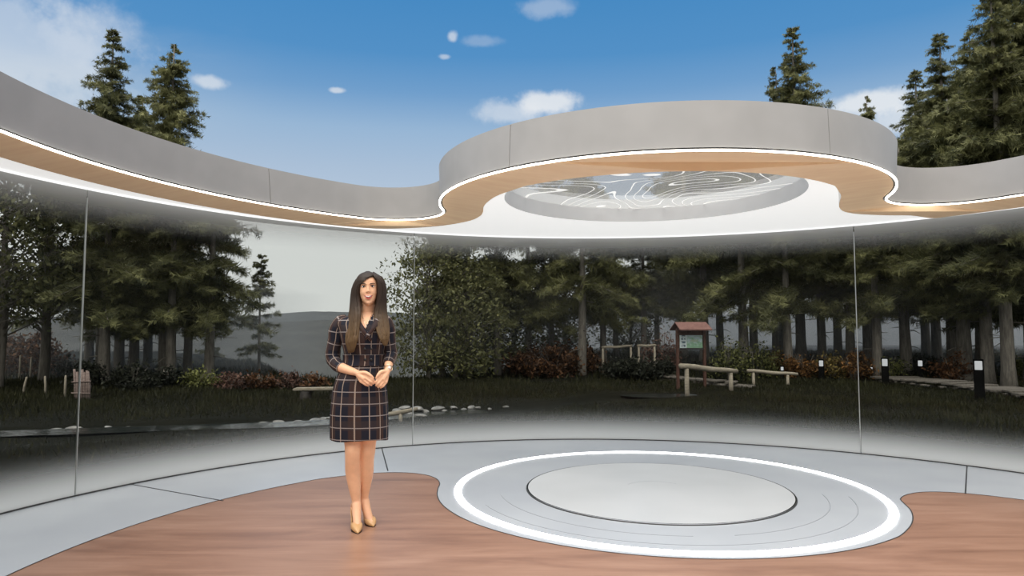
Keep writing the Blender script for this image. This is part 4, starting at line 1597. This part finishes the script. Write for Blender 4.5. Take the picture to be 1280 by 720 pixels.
def front_y(px, py):
    """depth of the dress front at a point in view"""
    r = rows[int(np.argmin([abs(q[0] - py) for q in rows]))]
    l, rr = P(r[1], r[0]), P(r[2], r[0])
    cx, hw = (l.x + rr.x) / 2, (rr.x - l.x) / 2
    x = min(max((P(px, py).x - cx) / hw, -0.98), 0.98)
    return -r[3] * (1 - abs(x) ** 2.3) ** (1 / 2.3)


M_button = pbr('dark_button', (0.015, 0.012, 0.012), 0.25)[0]
for px, py in ((456.5, 449.5), (464, 449.5), (456, 436), (464.5, 436)):
    mb = MB()
    c_ = P(px, py, front_y(px, py) - 0.010)
    mb.tube([(c_.x, c_.y + 0.004, c_.z), (c_.x, c_.y - 0.003, c_.z), (c_.x, c_.y - 0.005, c_.z)], [0.010, 0.010, 0.006], 14)
    mb.build('button', M_button, woman)

# lapels
def flap(name, inner, outer, lift=0.012, pale=None):
    m_ = 10
    I, O = catmull(inner, m_), catmull(outer, m_)
    k = min(len(I), len(O))
    I = I[np.linspace(0, len(I) - 1, 14).astype(int)]; O = O[np.linspace(0, len(O) - 1, 14).astype(int)]
    V, UV, F = [], [], []
    nw = 6
    for i in range(14):
        for j in range(nw):
            q = I[i] + (O[i] - I[i]) * j / (nw - 1)
            y = front_y(*q) - lift * (0.6 + 0.4 * sin(pi * j / (nw - 1)))
            V.append(P(q[0], q[1], y))
            UV.append((0.0345 + 0.034 * (1 - j / (nw - 1)) ** 0.8, 0.03 + i * 0.009))
    for i in range(13):
        for j in range(nw - 1):
            a = i * nw + j
            F.append((a, a + 1, a + nw + 1, a + nw))
    o = new_mesh(name, V, F, M_plaid, woman, True, UV)
    s_ = o.modifiers.new('thickness', 'SOLIDIFY'); s_.thickness = 0.004
    return o


flap('lapel', [(448, 396), (451, 402), (455.5, 409), (460.5, 416.5), (466, 424)], [(444, 399), (443.5, 405), (449, 411), (455, 419), (463, 427)])
flap('lapel', [(469.5, 396), (467, 402), (463.5, 409), (459.5, 416), (455.5, 422)], [(474, 399), (474, 404.5), (469.5, 410), (464, 417), (457, 425)], 0.018)

# ---- body: one continuous skin
parts = MB()


def add_tube(pts, rad, n=20, sub=6):
    q = catmull([np.r_[np.array(p), r] for p, r in zip(pts, rad)], sub)
    parts.tube([tuple(x[:3]) for x in q], [x[3] for x in q], n)


# torso under the dress
tr = [dress_ring(r, -0.013, 48) for r in rows if r[0] > 393.5]
V_, F_ = loft(tr, True, True)
parts.add(V_, F_)
# neck and upper chest
add_tube([P(458.5, 402, .035), P(459, 394, .02), P(460, 386, .008), P(460.5, 376, .005)], [.075, .056, .051, .054])
V_, F_ = loft([sring(P(459, py).x, 0.01, P(459, py).z, a, bf, .05, 40, 2.0) for py, a, bf in ((418, .06, .145), (410, .075, .142), (403, .085, .122), (398, .085, .098), (394, .065, .072), (391, .05, .05))], True, True)
parts.add(V_, F_)
# arms
add_tube([P(427, 405, 0), P(420, 422, 0), P(416.5, 445, .012), P(422, 457, -.05), P(430, 460.5, -.10), P(438, 463.5, -.135), P(446, 466, -.165)], [.048, .042, .038, .037, .034, .029, .022])
add_tube([P(482, 405, 0), P(486, 422, .01), P(488, 443, .015), P(486.5, 452, -.055), P(485.6, 457, -.10), P(485, 462, -.14)], [.046, .041, .037, .034, .029, .022])


def hand(wrist, knuckles, mids, tips, thumb):
    rad = [.0098, .0102, .0096, .0084]
    for k in range(4):
        K, M_, T_ = P(*knuckles[k]), P(*mids[k]), P(*tips[k])
        add_tube([P(*wrist), P(*wrist).lerp(K, .55), K], [.017, .0155, .0130], 12, 4)
        m2 = M_.lerp(T_, .5) + Vector((0, -0.004, 0.001))
        add_tube([K, K.lerp(M_, .6), M_, m2, T_], [rad[k] * 1.15, rad[k] * 1.02, rad[k] * 1.02, rad[k] * .92, rad[k] * .72], 12, 4)
    add_tube([P(*thumb[0]), P(*thumb[1]), P(*thumb[2]), P(*thumb[3])], [.017, .0135, .0108, .0078], 12, 4)
    c_ = P(*wrist).lerp((P(*knuckles[1]) + P(*knuckles[2])) / 2, .6)
    add_tube([P(*wrist), c_, (P(*knuckles[1]) + P(*knuckles[2])) / 2], [.021, .024, .016], 14, 4)


hand((446, 466, -.165), [(459, 469.5, -.213), (457.5, 472.8, -.215), (455.2, 475.6, -.211), (452.2, 477.6, -.203)],
     [(464.4, 473.6, -.221), (463.2, 477.0, -.223), (460.6, 479.5, -.217), (457.0, 480.9, -.206)],
     [(468.3, 477.2, -.205), (467.4, 480.0, -.204), (464.8, 481.8, -.198), (460.6, 482.6, -.190)],
     [(449.5, 466.5, -.186), (457, 466.0, -.214), (463, 469.3, -.224), (467.2, 473.4, -.216)])
hand((485, 462, -.14), [(475.6, 470.8, -.205), (477.2, 474.2, -.206), (479.3, 477.0, -.200), (482.0, 478.6, -.190)],
     [(471.6, 475.6, -.218), (473.2, 479.0, -.218), (475.6, 481.6, -.211), (478.8, 482.7, -.199)],
     [(469.0, 479.4, -.214), (469.9, 482.4, -.206), (472.2, 484.4, -.198), (475.4, 485.2, -.188)],
     [(482, 464.5, -.168), (476.2, 465.0, -.204), (472.4, 469.2, -.220), (470.0, 473.6, -.219)])
# legs
add_tube([P(439, 500, .0), P(440, 530, -.02), P(441, 552, -.035), P(441.3, 562, -.045), P(441.0, 574, -.03), P(441.5, 590, .005), P(443.5, 610, .02), P(445.2, 625, .03), P(445.6, 632, .03)],
         [.088, .073, .061, .058, .055, .056, .044, .032, .031])
add_tube([P(463, 500, .02), P(461.5, 530, .015), P(460.3, 552, .01), P(460, 562, .005), P(459.0, 574, .025), P(458.3, 590, .06), P(456.6, 608, .09), P(455.6, 620, .11), P(455.6, 628, .115)],
         [.088, .072, .058, .054, .050, .050, .039, .031, .030])
# feet (inside the pumps)
def W_(x, y, z):
    return Vector((x, y, z)) - Vector((ROOT.x, ROOT.y, 0))


A1 = P(445.6, 632, .03)
toe1 = Vector((P(447.5, 660, -.165).x, -.165, 0.018))
ball1 = A1.lerp(toe1, 0.62); ball1.z = 0.030
heel1 = Vector((A1.x - 0.030, A1.y + 0.055, 0.115))
A2 = P(455.6, 628, .115)
toe2 = Vector((P(467.5, 651, 0.02).x, 0.00, 0.018))
ball2 = A2.lerp(toe2, 0.62); ball2.z = 0.030
heel2 = Vector((A2.x - 0.012, A2.y + 0.055, 0.115))
for A, ball, toe, heel in ((A1, ball1, toe1, heel1), (A2, ball2, toe2, heel2)):
    add_tube([A + Vector((0, 0, .02)), A.lerp(ball, .5) + Vector((0, -.005, .008)), ball + Vector((0, 0, .006)), ball.lerp(toe, .6)], [.033, .031, .026, .016])
    add_tube([A + Vector((0, 0, .02)), heel + Vector((0, 0, .01)), heel.lerp(ball, .5) + Vector((0, 0, .006))], [.031, .026, .022])

# head, facing the viewer
HC = P(460.4, 362.3, -.015)
HZ = radians(11)
HT = radians(-3)


def headmap(p):
    v = Matrix.Rotation(HZ, 3, 'Z') @ Matrix.Rotation(HT, 3, 'Y') @ Vector(p)
    return HC + v


hz = [-.1165, -.112, -.102, -.085, -.060, -.030, .0, .030, .060, .085, .103, .115, .120]
hw = [.008, .020, .033, .047, .0575, .0655, .0695, .0725, .0715, .062, .046, .026, .004]
hf = [.074, .082, .089, .0925, .0925, .0915, .0905, .0925, .089, .076, .056, .030, .004]
hb_ = [.012, .02, .03, .048, .068, .088, .100, .105, .102, .09, .068, .038, .004]
zs = np.linspace(-.1165, .120, 74)
rings = []
g = lambda x, z, cx, cz, sx, sz: exp(-((x - cx) / sx) ** 2 - ((z - cz) / sz) ** 2)
from_tab = lambda tab, z: float(np.interp(z, hz, tab))
for z_ in zs:
    ring_ = sring(0, 0, z_, from_tab(hw, z_), from_tab(hf, z_), from_tab(hb_, z_), 110, 2.15)
    out = []
    for x, y, zz in ring_:
        if y < 0:
            dy = 0
            for s in (-1, 1):
                dy += 0.0105 * g(x, zz, s * .031, .019, .017, .012)         # eye sockets
                dy -= 0.0045 * g(x, zz, s * .030, .036, .022, .007)         # brows
                dy -= 0.0065 * g(x, zz, s * .040, -.024, .020, .018)        # cheeks raised by the smile
                dy -= 0.0060 * g(x, zz, s * .0115, -.020, .0065, .006)      # nostril wings
                dy += 0.0030 * g(x, zz, s * .030, -.050, .006, .014)        # smile folds
            nb = float(np.interp(zz, [-.030, -.022, -.014, .015, .03], [0, .014, .021, .007, .0]))
            dy -= nb * exp(-(x / (.0085 + .003 * (zz < -.005))) ** 2)
            dy -= 0.0045 * g(x, zz, 0, -.047, .022, .007)
            dy -= 0.0050 * g(x, zz, 0, -.068, .018, .006)
            dy += 0.0040 * g(x, zz, 0, -.080, .020, .006)
            dy -= 0.0060 * g(x, zz, 0, -.100, .020, .010)
            y += dy
        out.append(headmap((x, y, zz)))
    rings.append(out)
V_, F_ = loft(rings, True, True)
parts.add(V_, F_)
for s in (-1, 1):                                                            # ears
    e0 = [headmap((s * .068, .012, .018)), headmap((s * .078, .018, .010)), headmap((s * .077, .014, -.012)), headmap((s * .068, .006, -.026))]
    add_tube(e0, [.007, .009, .008, .006], 10, 4)

tmp = parts.build('body_parts', M_skin)
rm = tmp.modifiers.new('merge', 'REMESH'); rm.mode = 'VOXEL'; rm.voxel_size = 0.0036; rm.use_smooth_shade = True
cs = tmp.modifiers.new('smooth', 'SMOOTH'); cs.factor = 0.5; cs.iterations = 4
dg = bpy.context.evaluated_depsgraph_get()
me = bpy.data.meshes.new_from_object(tmp.evaluated_get(dg))
me.name = 'body'
bpy.data.objects.remove(tmp)
me.materials.clear(); me.materials.append(M_skin)
me.polygons.foreach_set('use_smooth', [True] * len(me.polygons))
body = bpy.data.objects.new('body', me)
C.objects.link(body)
body.parent = woman

# ---- face details
def face_y(x, z):
    """front of the head at (x, z) before the fine shaping"""
    a, f_ = from_tab(hw, z), from_tab(hf, z)
    return -f_ * (1 - min(abs(x) / a, .98) ** 2.15) ** (1 / 2.15)


M_eye = pbr('eye_white', (0.75, 0.72, 0.70), 0.2)[0]
M_iris = pbr('dark_brown_iris', (0.02, 0.012, 0.008), 0.15)[0]
M_lash = pbr('dark_lashes', (0.018, 0.012, 0.010), 0.6)[0]
M_brow = pbr('brown_eyebrow', (0.07, 0.042, 0.028), 0.7)[0]
M_lip = pbr('red_lips', (0.50, 0.090, 0.075), 0.35)[0]
M_teeth = pbr('teeth', (0.80, 0.72, 0.66), 0.3)[0]
M_mouth = pbr('mouth_inside', (0.14, 0.03, 0.025), 0.5)[0]


def blob(name, c_, r, mat, parent=None, n=14):
    bm = bmesh.new()
    bmesh.ops.create_uvsphere(bm, u_segments=n, v_segments=n // 2 + 2, radius=1)
    for v in bm.verts:
        v.co = headmap((c_[0] + v.co.x * r[0], c_[1] + v.co.y * r[1], c_[2] + v.co.z * r[2]))
    me = bpy.data.meshes.new(name)
    bm.to_mesh(me); bm.free()
    me.materials.append(mat)
    me.polygons.foreach_set('use_smooth', [True] * len(me.polygons))
    o = bpy.data.objects.new(name, me)
    C.objects.link(o)
    o.parent = parent or woman
    return o


for s in (-1, 1):
    y = face_y(s * .031, .019) + .0085
    e = blob('eye', (s * .031, y, .019), (.0135, .006, .0058), M_eye)
    blob('iris', (s * .0305, y - .0045, .019), (.0058, .0028, .0056), M_iris, e)
    mb = MB()
    pts = [headmap((s * (.031 + q * .016), face_y(s * (.031 + q * .016), .02) + .0015 + .003 * abs(q), .0235 + .003 * (1 - q * q) - (.002 if q > .5 else 0))) for q in np.linspace(-1, 1, 9)]
    mb.tube(pts, [.0012, .0022, .0027, .0029, .003, .003, .0029, .0026, .0014], 8)
    mb.build('eyelash', M_lash, e)
    mb = MB()
    pts = [headmap((s * (.031 + q * .0185), face_y(s * (.031 + q * .0185), .037) - .004, .0375 + .0035 * (1 - (q - .2) ** 2))) for q in np.linspace(-1, 1, 9)]
    mb.tube(pts, [.0016, .003, .0034, .0034, .0032, .003, .0026, .002, .001], 8)
    mb.build('eyebrow', M_brow, woman)
mz = -.056
xs_ = np.linspace(-1, 1, 15)
ylip = lambda x, z: face_y(x, z) - .0055
cur = lambda q: .011 * q * q                                                  # corners pulled up
mb = MB()
up_ = [headmap((q * .028, ylip(q * .028, mz), mz + .0085 * (1 - q * q) + cur(q) - .001)) for q in xs_]
lo_ = [headmap((q * .028, ylip(q * .028, mz) - .001, mz - .0125 * (1 - q * q) + cur(q) - .001)) for q in xs_]
mouth = new_mesh('mouth', [p + Vector((0, .0015, 0)) for p in up_ + lo_], [(i, i + 1, 15 + i + 1, 15 + i) for i in range(14)], M_mouth, woman)
s_ = mouth.modifiers.new('t', 'SOLIDIFY'); s_.thickness = 0.003
tu = [headmap((q * .022, ylip(q * .022, mz) - .0012, mz + .0062 * (1 - q * q) + cur(q) * .8)) for q in xs_]
tl = [headmap((q * .021, ylip(q * .021, mz) - .0012, mz - .0030 * (1 - q * q) + cur(q) * .8)) for q in xs_]
te = new_mesh('teeth', tu + tl, [(i, i + 1, 15 + i + 1, 15 + i) for i in range(14)], M_teeth, mouth)
s_ = te.modifiers.new('t', 'SOLIDIFY'); s_.thickness = 0.002
mb = MB()
mb.tube(up_, [.0012 + .0022 * (1 - q * q) for q in xs_], 8)
mb.build('upper_lip', M_lip, mouth)
mb = MB()
mb.tube(lo_, [.0012 + .0036 * (1 - q * q) for q in xs_], 8)
mb.build('lower_lip', M_lip, mouth)

# ---- hair: cap, two long front masses, back fall, loose locks
hr = random.Random(12)
hair = MB()
rings = []
for z_ in np.linspace(-.115, .136, 40):
    zt_ = z_ / 1.10
    a, f_, b_ = from_tab(hw, zt_) * 1.13 + .008, from_tab(hf, zt_) * 1.05 + .006, from_tab(hb_, zt_) * 1.10 + .012
    rings.append(sring(0, 0, z_ + .002, a, f_, b_, 80, 2.1))
Vc, Fc = loft(rings, True, False)
Vm = [headmap(p) for p in Vc]
for f in Fc:
    c_ = sum((Vector(Vc[i]) for i in f), Vector()) / len(f)
    psi = abs(atan2(c_.x + 0.010, -c_.y))
    x_ = c_.x
    line_ = .099 - .055 * float(sst(abs(x_ - .030), .0, .085)) - .22 * float(sst(psi, .75, 1.15))
    if c_.y < .03 and c_.z < line_:
        continue
    hair.f.append(tuple(i for i in f))
hair.v = [tuple(p) for p in Vm]


def mass(inner, outer, yi, yo, thick, seed):
    """a long fall of hair between an inner and an outer edge in view, with depths along it"""
    I, O = catmull(inner, 6), catmull(outer, 6)
    m_ = 36
    I = I[np.linspace(0, len(I) - 1, m_).round().astype(int)]; O = O[np.linspace(0, len(O) - 1, m_).round().astype(int)]
    YI, YO = np.interp(np.linspace(0, 1, m_), np.linspace(0, 1, len(yi)), yi), np.interp(np.linspace(0, 1, m_), np.linspace(0, 1, len(yo)), yo)
    TH = np.interp(np.linspace(0, 1, m_), np.linspace(0, 1, len(thick)), thick)
    rr_ = np.random.default_rng(seed)
    n = 40
    ph = rr_.uniform(0, 6, 4)
    rings = []
    for i in range(m_):
        a, b_ = P(I[i][0], I[i][1], YI[i]), P(O[i][0], O[i][1], YO[i])
        c_, h_ = (a + b_) / 2, (b_ - a) / 2
        nrm = h_.cross(Vector((0, 0, 1))).normalized()
        ring_ = []
        for k in range(n):
            th = 2 * pi * k / n
            rp = 1 + 0.10 * sin(7 * th + ph[0] + i * 0.03) + 0.07 * sin(13 * th + ph[1] - i * .04) + .04 * sin(19 * th + ph[2])
            ring_.append(c_ + h_ * (cos(th) * (1 + 0.02 * (rp - 1))) + nrm * (TH[i] * sin(th) * rp))
        rings.append(ring_)
    V, F = loft(rings, True, True)
    hair.add(V, F)
    # loose locks lying on the front of the mass
    for q in np.linspace(0.06, 0.94, 13):
        pts, rad = [], []
        s0, s1 = 0, m_ - 1 - int(rr_.uniform(0, 5))
        off = rr_.uniform(-.04, .04)
        for i in range(s0, s1, 2):
            a, b_ = P(I[i][0], I[i][1], YI[i]), P(O[i][0], O[i][1], YO[i])
            qq = min(max(q + off * sin(i * .16 + ph[3]), .02), .98)
            c_ = a.lerp(b_, qq)
            lift = TH[i] * sqrt(max(1 - (2 * qq - 1) ** 2, 0.02)) * 0.94
            nrm = (b_ - a).cross(Vector((0, 0, 1))).normalized()
            if nrm.y > 0:
                nrm = -nrm
            pts.append(c_ + nrm * lift)
            rad.append(.0062 * (1 - 0.7 * (i / s1) ** 2))
        hair.tube(pts, rad, 6)


mass([(468, 344.5), (459.5, 347.6), (453.6, 353), (450.0, 360), (448.6, 370), (450.0, 380), (450.8, 392), (449.5, 408), (447.5, 424), (442.5, 440)],
     [(463, 340.0), (454, 342.5), (447, 350), (442.6, 360), (440.6, 372), (438.6, 386), (435.4, 402), (432.5, 416), (431.8, 429), (435.5, 441.5)],
     [-.075, -.108, -.100, -.085, -.075, -.085, -.125, -.155, -.185, -.175], [-.02, -.02, 0, .0, .0, -.02, -.06, -.115, -.150, -.160], [.012, .022, .028, .030, .030, .030, .026, .022, .018, .004], 1)
mass([(468.5, 344.5), (472.2, 351), (473.6, 359), (473.2, 369), (470.6, 379), (467.6, 390), (468.2, 402), (470.5, 414), (474.5, 424), (479.5, 432)],
     [(467, 339.8), (475.4, 346), (479.2, 355), (480.8, 366), (481.8, 378), (483.0, 390), (485.4, 402), (486.8, 413), (486.4, 423), (483.5, 432.5)],
     [-.08, -.085, -.08, -.07, -.06, -.07, -.115, -.145, -.170, -.165], [-.01, .0, .01, .01, .01, 0, -.05, -.105, -.135, -.15], [.012, .022, .028, .030, .030, .028, .024, .020, .015, .004], 2)
# back fall behind the neck
rings = []
for py, hw_, y0, th_ in ((352, 17, .075, .02), (365, 19, .075, .035), (380, 21, .07, .04), (395, 23, .085, .036), (410, 23, .112, .03), (425, 21, .118, .026), (438, 17, .115, .016), (444, 12, .112, .004)):
    c_ = P(460.5, py, y0)
    rings.append([c_ + Vector((hw_ * .00588 * cos(2 * pi * k / 48), th_ * sin(2 * pi * k / 48) * (1 + .12 * sin(9 * 2 * pi * k / 48)), 0)) for k in range(48)])
V_, F_ = loft(rings, True, True)
hair.add(V_, F_)
hair_o = hair.build('hair', M_hair, woman)

# ---- shoes: pointed pumps with thin heels
def pump(A, ball, toe, heel):
    ax = (toe - heel); ax.z = 0; L = ax.length; ax.normalize()
    sd = Vector((-ax.y, ax.x, 0))
    sec = [(-.10, .010, .086, .120), (0.02, .026, .084, .128), (0.14, .031, .078, .122), (0.30, .031, .060, .092), (0.46, .034, .032, .066), (0.60, .040, .010, .062), (0.72, .041, .004, .058), (0.84, .032, .003, .046), (0.94, .018, .003, .030), (1.02, .004, .004, .014)]
    sec = catmull([np.array(s) for s in sec], 4)
    rings = []
    for s, w_, zb, zt_ in sec:
        c_ = Vector((heel.x, heel.y, 0)) + ax * (L * s)
        r_ = []
        for k in range(20):
            th = 2 * pi * k / 20
            z_ = (zb + zt_) / 2 + (zt_ - zb) / 2 * math.copysign(abs(sin(th)) ** .7, sin(th))
            r_.append(c_ + sd * (w_ * math.copysign(abs(cos(th)) ** .8, cos(th))) + Vector((0, 0, z_)))
        rings.append(r_)
    V, F = loft(rings, True, True)
    # open top from the heel to the vamp
    n = 20
    keepf = []
    for f in F:
        if len(f) == 4:
            i = f[0] // n
            ks = [q % n for q in f]
            if 3 < i < 21 and all(2 <= k_ <= 8 for k_ in ks):
                continue
        keepf.append(f)
    sh = new_mesh('shoe', V, keepf, M_shoe, woman, True)
    sm = sh.modifiers.new('t', 'SOLIDIFY'); sm.thickness = 0.003; sm.offset = -1
    hp = Vector((heel.x, heel.y, 0)) + ax * (L * 0.03)
    mb = MB()
    mb.tube([hp + Vector((0, 0, .095)), hp + Vector((0, 0, .07)) - ax * .004, hp + Vector((0, 0, .03)) - ax * .006, hp + Vector((0, 0, .004)) - ax * .004, hp - ax * .004], [.022, .013, .0065, .0052, .0058], 12)
    mb.build('heel', M_shoe, sh)
    mb = MB()
    pts = [Vector((heel.x, heel.y, 0)) + ax * (L * s) + Vector((0, 0, zb - .001)) for s, w_, zb, zt_ in sec[20:38]]
    V, F = [], []
    for (s, w_, zb, zt_) in sec[19:38]:
        c_ = Vector((heel.x, heel.y, 0)) + ax * (L * s)
        V += [c_ + sd * w_ * .92 + Vector((0, 0, zb + .001)), c_ - sd * w_ * .92 + Vector((0, 0, zb + .001)), c_ - sd * w_ * .92 + Vector((0, 0, max(zb - .004, 0))), c_ + sd * w_ * .92 + Vector((0, 0, max(zb - .004, 0)))]
    k = len(V) // 4
    for i in range(k - 1):
        for j in range(4):
            F.append((i * 4 + j, i * 4 + (j + 1) % 4, i * 4 + 4 + (j + 1) % 4, i * 4 + 4 + j))
    F += [(0, 3, 2, 1), ((k - 1) * 4, (k - 1) * 4 + 1, (k - 1) * 4 + 2, (k - 1) * 4 + 3)]
    new_mesh('sole', V, F, M_sole, sh, False)


pump(A1, ball1, toe1, heel1)
pump(A2, ball2, toe2, heel2)

# ---- watch and necklace
M_gold = pbr('watch_metal', (0.75, 0.66, 0.50), 0.25, 0.9)[0]
wc = P(485.3, 460.3, -.127)
ax = (P(485, 462, -.14) - P(485.6, 457, -.10)).normalized()
u = ax.cross(Vector((0, 0, 1))).normalized(); w2 = ax.cross(u)
mb = MB()
mb.tube([wc + (u * cos(t_) + w2 * sin(t_)) * .0285 for t_ in np.linspace(0, 2 * pi, 25)], .0042, 8, cap=False)
wt = mb.build('watch', M_gold, woman)
mb = MB()
fc = wc + Vector((.012, -.026, .004))
mb.tube([fc + Vector((0, .004, 0)), fc + Vector((.002, -.005, .001))], [.0135, .0125], 16)
mb.build('watch_face', M_teeth, wt)
mb = MB()
nk = catmull([P(452.5, 393, -.058), P(455, 401, -.118), P(457.6, 407.4, -.140), P(460.5, 401.5, -.120), P(465, 393, -.058)], 6)
mb.tube([tuple(p) for p in nk], .0013, 6)
nl = mb.build('necklace', M_gold, woman)
mb = MB()
c_ = P(457.6, 408.3, -.146)
mb.tube([c_ + Vector((0, .002, .004)), c_ + Vector((0, -.002, 0)), c_ + Vector((0, .002, -.006))], [.002, .0055, .002], 10)
mb.build('pendant', M_teeth, nl)

# =================================================================== mist between the trees
m = bpy.data.materials.new('ground_mist')
m.use_nodes = True
t = NT(m.node_tree)
vs = t.n('ShaderNodeVolumePrincipled')
vs.inputs['Color'].default_value = (0.85, 0.87, 0.9, 1)
vs.inputs['Density'].default_value = 0.032
vs.inputs['Anisotropy'].default_value = 0.2
o = t.n('ShaderNodeOutputMaterial')
t.l(vs.outputs[0], o.inputs['Volume'])
for c_, d_, lb in (((28.5, 54.5, 1.2), (62, 57, 5.4), 'thin grey mist lying low between the trunks of the middle and right groves'),
                   ((-14.5, 28.5, 0.9), (11, 10, 4.6), 'thin grey mist lying low between the trunks of the left tree clump')):
    mb = MB()
    mb.box(c_, d_)
    tag(mb.build('mist', m, smooth=False), lb, 'mist', kind='stuff')
